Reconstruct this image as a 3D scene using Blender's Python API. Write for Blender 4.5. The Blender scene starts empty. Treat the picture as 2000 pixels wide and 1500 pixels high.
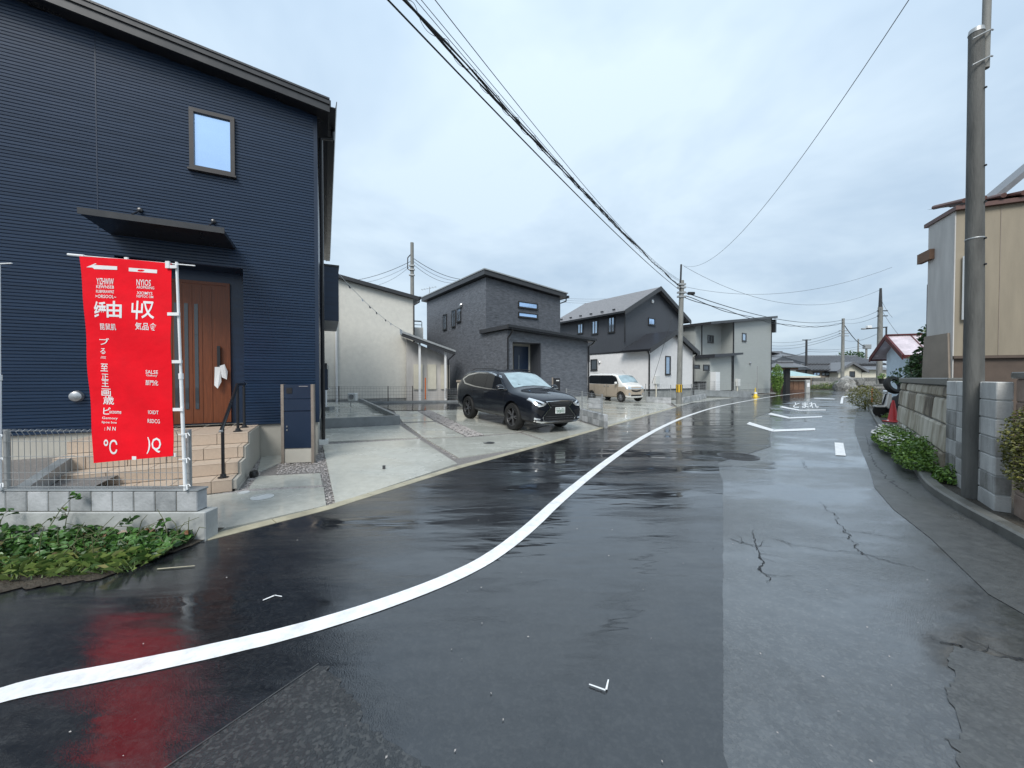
import bpy, bmesh, math, random
from mathutils import Vector, Matrix, noise
from mathutils.bvhtree import BVHTree
random.seed(7)
R = math.radians
SC = bpy.context.scene
COL = SC.collection
# ---------------------------------------------------------------- camera
F = 740.0; CX, CY, HZ = 1000.0, 750.0, 738.0; CH = 1.5
PITCH = math.atan((CY - HZ) / F)
cam = bpy.data.cameras.new('camera'); camo = bpy.data.objects.new('camera', cam); COL.objects.link(camo)
camo.location = (0, 0, CH); camo.rotation_euler = (math.pi / 2 - PITCH, 0, 0)
cam.sensor_width = 36; cam.lens = 36 * F / 2000; cam.clip_start = .05; cam.clip_end = 3000
SC.camera = camo
# ---------------------------------------------------------------- sky
SUN_EL, SUN_AZ = R(46), R(196)          # azimuth measured from +Y towards +X
w = bpy.data.worlds.new('World'); SC.world = w; w.use_nodes = True
nt = w.node_tree; nt.nodes.clear(); N = nt.nodes.new; LK = nt.links.new
out = N('ShaderNodeOutputWorld'); bg = N('ShaderNodeBackground'); bg.inputs['Strength'].default_value = .1
sky = N('ShaderNodeTexSky'); sky.sky_type = 'NISHITA'; sky.sun_disc = False
sky.sun_elevation = SUN_EL; sky.sun_rotation = SUN_AZ; sky.dust_density = 3
tc = N('ShaderNodeTexCoord'); sep = N('ShaderNodeSeparateXYZ'); LK(tc.outputs['Generated'], sep.inputs[0])
# project the direction on a flat cloud deck
mx = N('ShaderNodeMath'); mx.operation = 'MAXIMUM'; mx.inputs[1].default_value = 0.0; LK(sep.outputs['Z'], mx.inputs[0])
ad = N('ShaderNodeMath'); ad.operation = 'ADD'; ad.inputs[1].default_value = .22; LK(mx.outputs[0], ad.inputs[0])
dv = N('ShaderNodeVectorMath'); dv.operation = 'DIVIDE'; LK(tc.outputs['Generated'], dv.inputs[0])
cb = N('ShaderNodeCombineXYZ'); [LK(ad.outputs[0], cb.inputs[i]) for i in range(3)]; LK(cb.outputs[0], dv.inputs[1])
n1 = N('ShaderNodeTexNoise'); n1.inputs['Scale'].default_value = 1.15; n1.inputs['Detail'].default_value = 5; n1.inputs['Roughness'].default_value = .57; n1.inputs['Distortion'].default_value = .25
LK(dv.outputs[0], n1.inputs['Vector'])
rmp = N('ShaderNodeMapRange'); rmp.inputs['From Min'].default_value = .38; rmp.inputs['From Max'].default_value = .63; LK(n1.outputs['Fac'], rmp.inputs['Value'])
mc = N('ShaderNodeMix'); mc.data_type = 'RGBA'; LK(rmp.outputs[0], mc.inputs['Factor'])
mc.inputs[6].default_value = (2.75, 3.5, 4.3, 1); mc.inputs[7].default_value = (3.75, 4.5, 5.15, 1)
# overcast luminance grows towards the zenith
gr = N('ShaderNodeMapRange'); gr.inputs['From Min'].default_value = 0; gr.inputs['From Max'].default_value = 1
gr.inputs['To Min'].default_value = .86; gr.inputs['To Max'].default_value = 1.38; LK(mx.outputs[0], gr.inputs['Value'])
ml = N('ShaderNodeVectorMath'); ml.operation = 'SCALE'; LK(mc.outputs[2], ml.inputs[0]); LK(gr.outputs[0], ml.inputs['Scale'])
m2 = N('ShaderNodeMix'); m2.data_type = 'RGBA'; m2.inputs['Factor'].default_value = .9
LK(sky.outputs[0], m2.inputs[6]); LK(ml.outputs[0], m2.inputs[7]); LK(m2.outputs[2], bg.inputs['Color']); LK(bg.outputs[0], out.inputs[0])
sl = bpy.data.lights.new('sun', 'SUN'); slo = bpy.data.objects.new('sun', sl); COL.objects.link(slo)
sl.energy = 1.5; sl.angle = R(25); sl.color = (1, .97, .92)
sd = Vector((math.sin(SUN_AZ) * math.cos(SUN_EL), math.cos(SUN_AZ) * math.cos(SUN_EL), math.sin(SUN_EL)))
slo.rotation_euler = (-sd).to_track_quat('-Z', 'Y').to_euler(); slo.location = sd * 80
SC.view_settings.view_transform = 'Standard'; SC.view_settings.look = 'None'; SC.view_settings.gamma = 1
SC.view_settings.exposure = 0.97
SC.view_settings.use_curve_mapping = False
# ---------------------------------------------------------------- pixel rays (photo 2000x1500)
cp, sp = math.cos(PITCH), math.sin(PITCH)
def ray(px, py):
    xr, yr = (px - CX) / F, (CY - py) / F
    return Vector((xr, cp + sp * yr, -sp + cp * yr))
O = Vector((0, 0, CH))
E0, EN = Vector((2.76, 11.3)), Vector((-.814, .581))          # left road edge line and its normal into the lots
def gz(x, y):
    d = (Vector((x, y)) - E0).dot(EN)
    return .035 * min(max(d, 0), 9.5)
def G(px, py, z=0.0):
    r = ray(px, py); t = (z - CH) / r.z; return O + r * t
def GL(px, py, dz=0.0):                                          # on the sloping lots
    z = 0
    for _ in range(12):
        p = G(px, py, z + dz); z = gz(p.x, p.y)
    return p
def D(px, py, d):
    r = ray(px, py); return O + r * (d / r.y)
class Frame:
    def __init__(s, x, y, a): s.o = Vector((x, y, 0)); s.a = R(a); s.m = Matrix.Translation(s.o) @ Matrix.Rotation(s.a, 4, 'Z'); s.i = s.m.inverted()
    def onY(s, px, py, y=0.0):
        o = s.i @ O; r = s.i.to_3x3() @ ray(px, py); p = o + r * ((y - o.y) / r.y); return p.x, p.z
    def onX(s, px, py, x=0.0):
        o = s.i @ O; r = s.i.to_3x3() @ ray(px, py); p = o + r * ((x - o.x) / r.x); return p.y, p.z
    def w(s, x, y, z=0.0): return s.m @ Vector((x, y, z))
# ---------------------------------------------------------------- materials
MT = {}
def mat(name, col, rough=.6, metal=0.0, var=.18, scale=3.0, bump=0.0, bscale=60.0, bdist=.01, coat=0.0, spec=.5, fine=.5, stretch=(1, 1, 1), emit=None, trans=0.0):
    if name in MT: return MT[name]
    m = bpy.data.materials.new(name); m.use_nodes = True; t = m.node_tree; b = t.nodes['Principled BSDF']
    b.inputs['Roughness'].default_value = rough; b.inputs['Metallic'].default_value = metal
    b.inputs['Specular IOR Level'].default_value = spec; b.inputs['Coat Weight'].default_value = coat; b.inputs['Coat Roughness'].default_value = .04
    if trans: b.inputs['Transmission Weight'].default_value = trans
    c = (*col, 1); b.inputs['Base Color'].default_value = c
    g = t.nodes.new('ShaderNodeNewGeometry'); mp = t.nodes.new('ShaderNodeMapping'); mp.inputs['Scale'].default_value = stretch
    t.links.new(g.outputs['Position'], mp.inputs['Vector'])
    if var:
        n = t.nodes.new('ShaderNodeTexNoise'); n.inputs['Scale'].default_value = scale; n.inputs['Detail'].default_value = 8; n.inputs['Roughness'].default_value = .4 + fine * .4
        t.links.new(mp.outputs[0], n.inputs['Vector'])
        mr = t.nodes.new('ShaderNodeMapRange'); mr.inputs['From Min'].default_value = .25; mr.inputs['From Max'].default_value = .75
        mr.inputs['To Min'].default_value = 1 - var; mr.inputs['To Max'].default_value = 1 + var; t.links.new(n.outputs['Fac'], mr.inputs['Value'])
        s = t.nodes.new('ShaderNodeVectorMath'); s.operation = 'SCALE'; s.inputs[0].default_value = col; t.links.new(mr.outputs[0], s.inputs['Scale'])
        t.links.new(s.outputs[0], b.inputs['Base Color'])
        r2 = t.nodes.new('ShaderNodeMapRange'); r2.inputs['To Min'].default_value = max(.02, rough - .12); r2.inputs['To Max'].default_value = min(1, rough + .12)
        t.links.new(n.outputs['Fac'], r2.inputs['Value']); t.links.new(r2.outputs[0], b.inputs['Roughness'])
    if bump:
        n = t.nodes.new('ShaderNodeTexNoise'); n.inputs['Scale'].default_value = bscale; n.inputs['Detail'].default_value = 4
        t.links.new(mp.outputs[0], n.inputs['Vector'])
        bp = t.nodes.new('ShaderNodeBump'); bp.inputs['Strength'].default_value = bump; bp.inputs['Distance'].default_value = bdist
        t.links.new(n.outputs['Fac'], bp.inputs['Height']); t.links.new(bp.outputs[0], b.inputs['Normal'])
    if emit: b.inputs['Emission Color'].default_value = (*emit, 1); b.inputs['Emission Strength'].default_value = 1
    MT[name] = m; return m
def wet(name, c0, c1, puddle=(.45, .6), rdry=.32, rwet=.04, pscale=.55, grain=.5, gscale=170, swell=.2, stretch=(1, 1, 1), speck=0.0, spec=.5, bd=.006, coat=0.0):
    """wet ground: grain that drowns in puddles, long swells that bend the mirror image"""
    m = bpy.data.materials.new(name); m.use_nodes = True; t = m.node_tree; b = t.nodes['Principled BSDF']; n_ = t.nodes.new; k = t.links.new
    g = n_('ShaderNodeNewGeometry'); mp = n_('ShaderNodeMapping'); mp.inputs['Scale'].default_value = stretch; mp.inputs['Rotation'].default_value = (0, 0, R(-20)); k(g.outputs['Position'], mp.inputs['Vector'])
    pn = n_('ShaderNodeTexNoise'); pn.inputs['Scale'].default_value = pscale; pn.inputs['Detail'].default_value = 7; pn.inputs['Roughness'].default_value = .6; k(mp.outputs[0], pn.inputs['Vector'])
    pm = n_('ShaderNodeMapRange'); pm.inputs['From Min'].default_value = puddle[0]; pm.inputs['From Max'].default_value = puddle[1]; k(pn.outputs['Fac'], pm.inputs['Value'])   # 1 = puddle
    cn = n_('ShaderNodeTexNoise'); cn.inputs['Scale'].default_value = 9; cn.inputs['Detail'].default_value = 9; cn.inputs['Roughness'].default_value = .75; k(g.outputs['Position'], cn.inputs['Vector'])
    cm = n_('ShaderNodeMix'); cm.data_type = 'RGBA'; cm.inputs[6].default_value = (*c0, 1); cm.inputs[7].default_value = (*c1, 1)
    cr = n_('ShaderNodeMapRange'); cr.inputs['From Min'].default_value = .3; cr.inputs['From Max'].default_value = .7; k(cn.outputs['Fac'], cr.inputs['Value']); k(cr.outputs[0], cm.inputs['Factor'])
    last = cm.outputs[2]
    if speck:
        v = n_('ShaderNodeTexVoronoi'); v.inputs['Scale'].default_value = 75; k(g.outputs['Position'], v.inputs['Vector'])
        vr = n_('ShaderNodeMapRange'); vr.inputs['From Min'].default_value = .55; vr.inputs['From Max'].default_value = .95; vr.inputs['To Max'].default_value = speck
        sepc = n_('ShaderNodeSeparateColor'); k(v.outputs['Color'], sepc.inputs[0]); k(sepc.outputs[0], vr.inputs['Value'])
        sm = n_('ShaderNodeMix'); sm.data_type = 'RGBA'; k(vr.outputs[0], sm.inputs['Factor']); k(last, sm.inputs[6]); sm.inputs[7].default_value = (.2, .2, .19, 1); last = sm.outputs[2]
    k(last, b.inputs['Base Color'])
    rr = n_('ShaderNodeMapRange'); rr.inputs['To Min'].default_value = rdry; rr.inputs['To Max'].default_value = rwet; k(pm.outputs[0], rr.inputs['Value']); k(rr.outputs[0], b.inputs['Roughness']); k(rr.outputs[0], b.inputs['Coat Roughness'])
    b.inputs['Specular IOR Level'].default_value = spec; b.inputs['Coat Weight'].default_value = coat; b.inputs['Coat IOR'].default_value = 1.5
    gn = n_('ShaderNodeTexNoise'); gn.inputs['Scale'].default_value = gscale; gn.inputs['Detail'].default_value = 3; k(g.outputs['Position'], gn.inputs['Vector'])
    inv = n_('ShaderNodeMapRange'); inv.inputs['To Min'].default_value = grain; inv.inputs['To Max'].default_value = grain * .06; k(pm.outputs[0], inv.inputs['Value'])
    b1 = n_('ShaderNodeBump'); b1.inputs['Distance'].default_value = bd; k(inv.outputs[0], b1.inputs['Strength']); k(gn.outputs['Fac'], b1.inputs['Height'])
    sw = n_('ShaderNodeTexNoise'); sw.inputs['Scale'].default_value = 1.7; sw.inputs['Detail'].default_value = 3; k(mp.outputs[0], sw.inputs['Vector'])
    b2 = n_('ShaderNodeBump'); b2.inputs['Distance'].default_value = .05; b2.inputs['Strength'].default_value = swell; k(sw.outputs['Fac'], b2.inputs['Height']); k(b1.outputs[0], b2.inputs['Normal'])
    k(b2.outputs[0], b.inputs['Normal']); k(b2.outputs[0], b.inputs['Coat Normal']); MT[name] = m; return m
def stone(name, cols, scale=4, rough=.75, bump=.4, bscale=45, streak=.0):
    m = bpy.data.materials.new(name); m.use_nodes = True; t = m.node_tree; b = t.nodes['Principled BSDF']; n_ = t.nodes.new; k = t.links.new
    g = n_('ShaderNodeNewGeometry'); mp = n_('ShaderNodeMapping'); mp.inputs['Scale'].default_value = (1, 1, 1 - streak); k(g.outputs['Position'], mp.inputs[0])
    n = n_('ShaderNodeTexNoise'); n.inputs['Scale'].default_value = scale; n.inputs['Detail'].default_value = 9; n.inputs['Roughness'].default_value = .65; k(mp.outputs[0], n.inputs['Vector'])
    oi = n_('ShaderNodeObjectInfo'); a = n_('ShaderNodeMath'); a.operation = 'MULTIPLY_ADD'; a.inputs[1].default_value = .35; k(oi.outputs['Random'], a.inputs[0]); k(n.outputs['Fac'], a.inputs[2])
    r = n_('ShaderNodeValToRGB'); e = r.color_ramp.elements
    e[0].position = .38; e[0].color = (*cols[0], 1); e[1].position = .92; e[1].color = (*cols[-1], 1)
    for i, c in enumerate(cols[1:-1]): x = e.new(.38 + .54 * (i + 1) / (len(cols) - 1)); x.color = (*c, 1)
    k(a.outputs[0], r.inputs[0]); k(r.outputs[0], b.inputs['Base Color']); b.inputs['Roughness'].default_value = rough
    bn = n_('ShaderNodeTexNoise'); bn.inputs['Scale'].default_value = bscale; bn.inputs['Detail'].default_value = 5; k(g.outputs['Position'], bn.inputs['Vector'])
    bp = n_('ShaderNodeBump'); bp.inputs['Strength'].default_value = bump; bp.inputs['Distance'].default_value = .01; k(bn.outputs['Fac'], bp.inputs['Height']); k(bp.outputs[0], b.inputs['Normal'])
    MT[name] = m; return m
def leafmat(name, a, b_, c=None):
    m = bpy.data.materials.new(name); m.use_nodes = True; t = m.node_tree; b = t.nodes['Principled BSDF']; n_ = t.nodes.new; k = t.links.new
    g = n_('ShaderNodeNewGeometry'); r = n_('ShaderNodeValToRGB'); e = r.color_ramp.elements; e[0].color = (*a, 1); e[1].color = (*b_, 1)
    if c: x = e.new(.93); x.color = (*b_, 1); e[-1].color = (*c, 1)
    k(g.outputs['Random Per Island'], r.inputs[0]); k(r.outputs[0], b.inputs['Base Color']); b.inputs['Roughness'].default_value = .35
    b.inputs['Subsurface Weight'].default_value = 0; MT[name] = m; return m
# ---------------------------------------------------------------- mesh builder
class MB:
    def __init__(s): s.v = []; s.f = []
    def add(s, vs, fs):
        n = len(s.v); s.v += [Vector(v) for v in vs]; s.f += [tuple(i + n for i in f) for f in fs]; return s
    def box(s, x0, x1, y0, y1, z0, z1, m=None, bev=0.0):
        x0, x1 = min(x0, x1), max(x0, x1); y0, y1 = min(y0, y1), max(y0, y1); z0, z1 = min(z0, z1), max(z0, z1)
        if bev:
            b = min(bev, (x1 - x0) / 2.2, (y1 - y0) / 2.2, (z1 - z0) / 2.2); bm = bmesh.new()
            bmesh.ops.create_cube(bm, size=1, matrix=Matrix.Translation(((x0 + x1) / 2, (y0 + y1) / 2, (z0 + z1) / 2)) @ Matrix.Diagonal((x1 - x0, y1 - y0, z1 - z0, 1)))
            bmesh.ops.bevel(bm, geom=bm.edges[:], offset=b, segments=1, affect='EDGES', clamp_overlap=True)
            bm.verts.index_update(); vs = [v.co.copy() for v in bm.verts]; fs = [tuple(v.index for v in f.verts) for f in bm.faces]; bm.free()
        else:
            vs = [Vector(p) for p in ((x0, y0, z0), (x1, y0, z0), (x1, y1, z0), (x0, y1, z0), (x0, y0, z1), (x1, y0, z1), (x1, y1, z1), (x0, y1, z1))]
            fs = [(3, 2, 1, 0), (4, 5, 6, 7), (0, 1, 5, 4), (1, 2, 6, 5), (2, 3, 7, 6), (3, 0, 4, 7)]
        if m: vs = [m @ v for v in vs]
        return s.add(vs, fs)
    def prism(s, poly, h0, h1, ax='y'):
        """polygon of (a, b); ax y: a=x b=z, ax x: a=y b=z, ax z: a=x b=y"""
        f = {'y': lambda a, b, h: (a, h, b), 'x': lambda a, b, h: (h, a, b), 'z': lambda a, b, h: (a, b, h)}[ax]
        n = len(poly); vs = [f(a, b, h0) for a, b in poly] + [f(a, b, h1) for a, b in poly]
        return s.add(vs, [tuple(range(n))[::-1], tuple(range(n, 2 * n))] + [(i, (i + 1) % n, n + (i + 1) % n, n + i) for i in range(n)])
    def slab(s, pts, th):
        """top polygon of 3-D points, thickness straight down"""
        n = len(pts); t = [Vector(p) for p in pts]; b = [p - Vector((0, 0, th)) for p in t]
        return s.add(t + b, [tuple(range(n)), tuple(range(n, 2 * n))[::-1]] + [(i, n + i, n + (i + 1) % n, (i + 1) % n) for i in range(n)])
    def tube(s, pts, r, n=8, cap=True):
        pts = [Vector(p) for p in pts]; rs = r if isinstance(r, (list, tuple)) else [r] * len(pts); rings = []; up = None
        for i, p in enumerate(pts):
            d = (pts[min(i + 1, len(pts) - 1)] - pts[max(i - 1, 0)]).normalized()
            if up is None: up = Vector((0, 0, 1)) if abs(d.z) < .9 else Vector((1, 0, 0))
            a = d.cross(up); 
            if a.length < 1e-4: a = d.cross(Vector((0, 1, 0)))
            a.normalize(); c = a.cross(d).normalized(); up = c
            rings.append([p + (a * math.cos(2 * math.pi * j / n) + c * math.sin(2 * math.pi * j / n)) * rs[i] for j in range(n)])
        b = len(s.v); s.v += [q for g in rings for q in g]
        for i in range(len(pts) - 1):
            for j in range(n):
                k = (j + 1) % n; s.f.append((b + i * n + j, b + i * n + k, b + (i + 1) * n + k, b + (i + 1) * n + j))
        if cap: s.f.append(tuple(b + j for j in range(n))[::-1]); s.f.append(tuple(b + (len(pts) - 1) * n + j for j in range(n)))
        return s
    def lathe(s, prof, n=20, c=(0, 0, 0), m=None, cap=True):
        b = len(s.v); c = Vector(c)
        for r, z in prof:
            for j in range(n):
                p = Vector((r * math.cos(2 * math.pi * j / n), r * math.sin(2 * math.pi * j / n), z)); s.v.append((m @ p if m else p) + c)
        for i in range(len(prof) - 1):
            for j in range(n):
                k = (j + 1) % n; s.f.append((b + i * n + j, b + i * n + k, b + (i + 1) * n + k, b + (i + 1) * n + j))
        if cap: s.f.append(tuple(b + j for j in range(n))[::-1]); s.f.append(tuple(b + (len(prof) - 1) * n + j for j in range(n)))
        return s
    def xf(s, m): s.v = [m @ v for v in s.v]; return s
    def build(s, name, m=None, parent=None, smooth=False, label=None, cat=None, group=None, kind=None):
        me = bpy.data.meshes.new(name); me.from_pydata([tuple(v) for v in s.v], [], s.f); me.update()
        bm = bmesh.new(); bm.from_mesh(me); bmesh.ops.recalc_face_normals(bm, faces=bm.faces[:]); bm.to_mesh(me); bm.free()
        if smooth:
            me.polygons.foreach_set('use_smooth', [True] * len(me.polygons))
            if smooth != 'all': me.set_sharp_from_angle(angle=R(40))
        o = bpy.data.objects.new(name, me); COL.objects.link(o)
        if m:
            for q in (m if isinstance(m, (list, tuple)) else [m]): me.materials.append(q)
        if parent: o.parent = parent
        tag(o, label, cat, group, kind); return o
def tag(o, label=None, cat=None, group=None, kind=None):
    if label: o['label'] = label
    if cat: o['category'] = cat
    if group: o['group'] = group
    if kind: o['kind'] = kind
    return o
def thing(name, label, cat, loc=(0, 0, 0), rz=0.0, group=None):
    o = bpy.data.objects.new(name, None); COL.objects.link(o); o.location = loc; o.rotation_euler = (0, 0, rz); o.empty_display_size = .2
    return tag(o, label, cat, group)
def fthing(fr, name, label, cat, group=None): return thing(name, label, cat, fr.o, fr.a, group)
def copy_tree(o, parent=None):
    c = o.copy(); COL.objects.link(c)
    if parent: c.parent = parent
    for ch in list(o.children): copy_tree(ch, c)
    return c
def inst(name, me, parent, mtx):
    o = bpy.data.objects.new(name, me); COL.objects.link(o); o.parent = parent; o.matrix_local = mtx; return o
def sheet(name, pts, m, parent=None, kind='structure', label=None):
    """flat or gently sloping polygon triangulated"""
    bm = bmesh.new(); vs = [bm.verts.new(p) for p in pts]; f = bm.faces.new(vs); bmesh.ops.triangulate(bm, faces=[f]); bmesh.ops.recalc_face_normals(bm, faces=bm.faces[:])
    for f in bm.faces:
        if f.normal.z < 0: f.normal_flip()
    me = bpy.data.meshes.new(name); bm.to_mesh(me); bm.free(); o = bpy.data.objects.new(name, me); COL.objects.link(o); me.materials.append(m)
    if parent: o.parent = parent
    else: tag(o, label, None, None, kind)
    return o
def ribbon(pts, wd, z):
    """strip of width wd (or list) along plan points"""
    P = [Vector((p[0], p[1])) for p in pts]; mb = MB(); L = []
    for i, p in enumerate(P):
        d = (P[min(i + 1, len(P) - 1)] - P[max(i - 1, 0)]).normalized(); nrm = Vector((-d.y, d.x)); h = (wd[i] if isinstance(wd, (list, tuple)) else wd) / 2
        zz = z(p.x, p.y) if callable(z) else z
        L += [(p.x + nrm.x * h, p.y + nrm.y * h, zz), (p.x - nrm.x * h, p.y - nrm.y * h, zz)]
    return mb.add(L, [(2 * i, 2 * i + 1, 2 * i + 3, 2 * i + 2) for i in range(len(P) - 1)])
def smooth_pts(pts, n=8):
    P = [Vector(p) for p in pts]; o = []
    for i in range(len(P) - 1):
        a, b, c, d = P[max(i - 1, 0)], P[i], P[i + 1], P[min(i + 2, len(P) - 1)]
        for j in range(n):
            t = j / n; o.append(.5 * ((2 * b) + (c - a) * t + (2 * a - 5 * b + 4 * c - d) * t * t + (3 * b - a - 3 * c + d) * t ** 3))
    return o + [P[-1]]
def text_mesh(body, bold=.012):
    cu = bpy.data.curves.new('t', 'FONT'); cu.body = body; cu.offset = bold; cu.resolution_u = 2; o = bpy.data.objects.new('t', cu); COL.objects.link(o)
    dg = bpy.context.evaluated_depsgraph_get(); me = bpy.data.meshes.new_from_object(o.evaluated_get(dg)); bpy.data.objects.remove(o); bpy.data.curves.remove(cu)
    v = [x.co.copy() for x in me.vertices]; f = [tuple(p.vertices) for p in me.polygons]; bpy.data.meshes.remove(me)
    if not v: return [], []
    x0, x1 = min(p.x for p in v), max(p.x for p in v); y0, y1 = min(p.y for p in v), max(p.y for p in v)
    return [((p.x - x0) / max(x1 - x0, 1e-6), (p.y - y0) / max(y1 - y0, 1e-6)) for p in v], f
def leaves(n, pos, size, upb=.4, asp=.55, fold=.25, seed=1):
    """n pointed leaves; pos() gives a point"""
    rd = random.Random(seed); mb = MB()
    for _ in range(n):
        p = Vector(pos(rd)); s = size * rd.uniform(.6, 1.25)
        nz = Vector((rd.gauss(0, 1), rd.gauss(0, 1), rd.gauss(0, 1) + upb * 3)).normalized(); d = Vector((rd.gauss(0, 1), rd.gauss(0, 1), rd.gauss(0, .5))); d = (d - nz * d.dot(nz)).normalized(); e = nz.cross(d)
        a, b = p - d * s * .5, p + d * s * .5 - nz * s * .12; m0, m1 = p - d * s * .12, p + d * s * .2
        mb.add([a, m0 + e * s * asp * .5 + nz * s * fold * .3, m1 + e * s * asp * .42 + nz * s * fold * .2, b, m1 - e * s * asp * .42 + nz * s * fold * .2, m0 - e * s * asp * .5 + nz * s * fold * .3], [(0, 1, 2, 3), (0, 3, 4, 5)])
    return mb
# ---------------------------------------------------------------- material list
wet('asphalt_old', (.028, .031, .034), (.072, .077, .081), puddle=(.36, .60), rdry=.26, rwet=.09, pscale=.8, grain=.6, gscale=140, swell=.16, stretch=(.6, 1.3, 1), speck=.16, spec=1.0, coat=.7)
wet('asphalt_new', (.007, .008, .010), (.020, .022, .025), puddle=(.40, .58), rdry=.15, rwet=.04, pscale=.75, grain=.55, gscale=150, swell=.34, stretch=(.45, 1.5, 1), bd=.003, spec=1.0, speck=.05, coat=.22)
wet('asphalt_rough', (.012, .013, .014), (.03, .032, .034), puddle=(.46, .6), rdry=.24, rwet=.07, grain=.8, gscale=120, swell=.1, speck=.16, bd=.006, spec=.7)
wet('concrete_wet', (.36, .365, .325), (.50, .50, .45), puddle=(.38, .56), rdry=.34, rwet=.06, pscale=.9, grain=.22, gscale=120, swell=.14, stretch=(.6, 1.2, 1), spec=.9)
wet('concrete_lot', (.33, .335, .305), (.46, .46, .415), puddle=(.40, .56), rdry=.30, rwet=.05, pscale=.7, grain=.2, gscale=120, swell=.14, stretch=(.5, 1.4, 1))
wet('gutter_concrete', (.035, .037, .037), (.085, .088, .086), puddle=(.5, .7), rdry=.4, rwet=.12, grain=.5, gscale=90, swell=.1)
wet('soil', (.022, .019, .014), (.075, .062, .045), puddle=(.6, .8), rdry=.7, rwet=.3, grain=1, gscale=60, swell=.3, bd=.02)
mat('paint_white', (.76, .77, .77), .32, var=.28, scale=9, bump=.25, bscale=120, bdist=.004, fine=.9)
mat('crack', (.008, .008, .009), .5, var=0)
mat('kerb_yellow', (.36, .33, .24), .45, var=.3, scale=4)
mat('kerb_dark', (.11, .11, .10), .4, var=.45, scale=5, bump=.3)
stone('concrete_cast', [(.20, .21, .205), (.30, .31, .30), (.42, .43, .42)], 3.2, .6, .25)
stone('block_grey', [(.19, .2, .205), (.33, .34, .345), (.46, .47, .48)], 5, .6, .35)
stone('block_white', [(.11, .105, .09), (.38, .375, .36), (.58, .575, .55)], 3, .9, .35, streak=.6)
stone('wall_stone', [(.08, .06, .04), (.26, .22, .16), (.44, .40, .32), (.58, .54, .46)], 3.5, .75, .5, streak=.6)
stone('pillar_brown', [(.12, .07, .05), (.25, .17, .13), (.34, .26, .21)], 5, .75, .5)
stone('rubble', [(.06, .06, .055), (.18, .18, .17), (.36, .35, .33)], 6, .7, .6)
mat('concrete_bed', (.22, .235, .24), .35, var=.3, scale=3, bump=.15)
mat('navy_siding', (.011, .028, .062), .34, var=.34, scale=1.6, stretch=(.5, .5, 16), fine=.8, bump=.12, bscale=90, bdist=.003, spec=.5)
mat('navy_plain', (.009, .021, .047), .35, var=.12, scale=2)
mat('fascia_dark', (.034, .034, .036), .33, var=.2, scale=5)
mat('roof_dark', (.03, .032, .038), .4, var=.2, scale=6, bump=.2)
mat('black_metal', (.012, .012, .014), .3, var=.1, spec=.6)
mat('black_matt', (.01, .01, .011), .6, var=.1)
mat('dark_void', (.012, .013, .016), .5, var=0)
mat('frame_black', (.02, .02, .021), .3, var=.1)
mat('frame_brown', (.055, .048, .045), .35, var=.1)
mat('glass', (.48, .58, .70), .03, metal=.75, var=.04, scale=.8)
mat('glass_bright', (.52, .70, .96), .04, metal=.85, var=.03)
mat('glass_dark', (.04, .05, .06), .03, var=0, spec=.8)
mat('door_wood', (.15, .040, .011), .42, var=.3, scale=5, stretch=(14, 14, .7), bump=.15, bscale=60, bdist=.003)
mat('tile_beige', (.48, .385, .30), .42, var=.1, scale=30, fine=.9)
mat('stucco_beige', (.42, .40, .35), .8, var=.1, scale=3, bump=.3, bscale=120)
mat('steel', (.5, .5, .5), .3, metal=.9, var=.1)
mat('galv', (.36, .37, .37), .45, metal=.5, var=.2, scale=12)
mat('white_plastic', (.74, .75, .75), .35, var=.06)
mat('white_cloth', (.72, .72, .72), .8, var=.08)
mat('red_cloth', (.74, .002, .012), .75, var=.1, scale=5, spec=.2, bump=.45, bscale=4.5, bdist=.03)
mat('aluminium_bronze', (.30, .255, .215), .4, metal=.4, var=.15, scale=10)
mat('cream_stucco', (.66, .645, .585), .75, var=.08, scale=5, bump=.6, bscale=55, bdist=.012)
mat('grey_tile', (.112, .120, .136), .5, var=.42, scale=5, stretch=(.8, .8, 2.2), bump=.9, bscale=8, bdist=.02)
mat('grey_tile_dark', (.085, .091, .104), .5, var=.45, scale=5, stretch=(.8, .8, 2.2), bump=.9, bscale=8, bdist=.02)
mat('black_siding', (.055, .060, .070), .5, var=.15, scale=4, stretch=(6, 6, .5), bump=.3, bscale=18, bdist=.006)
mat('white_stucco', (.72, .71, .70), .75, var=.06, scale=5, bump=.4, bscale=70)
mat('grey_siding', (.36, .38, .365), .5, var=.08, scale=3, stretch=(.5, .5, 5), bump=.12, bscale=9, bdist=.006)
mat('shingle', (.17, .165, .17), .5, var=.45, scale=5, stretch=(1.4, 1.4, 2), bump=.5, bscale=14)
mat('tan_wall', (.25, .215, .16), .7, var=.22, scale=1.3, stretch=(2.2, 2.2, .3), bump=.15, bscale=40)
mat('tan_side', (.50, .48, .455), .7, var=.18, scale=2, stretch=(2, 2, .4), bump=.4, bscale=25)
mat('brown_base', (.09, .065, .05), .6, var=.25, scale=3)
mat('brown_grey', (.25, .21, .17), .7, var=.2, scale=2)
mat('roof_redbrown', (.11, .055, .045), .5, var=.3, scale=6)
mat('roof_pink', (.60, .52, .55), .25, var=.25, scale=3, stretch=(1, 1, 1), metal=.15)
mat('trim_red', (.10, .022, .022), .4, var=.3, scale=6)
mat('wood_old', (.16, .09, .055), .7, var=.3, scale=6)
mat('wall_paleblue', (.62, .72, .79), .8, var=.14, scale=3, bump=.3)
mat('japan_roof', (.13, .135, .145), .4, var=.25, scale=4, bump=.4, bscale=10)
mat('cream_wall', (.60, .57, .47), .7, var=.1)
mat('teal_roof', (.33, .48, .48), .35, var=.18, scale=3)
mat('brown_wall', (.12, .065, .045), .65, var=.25, scale=5)
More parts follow.
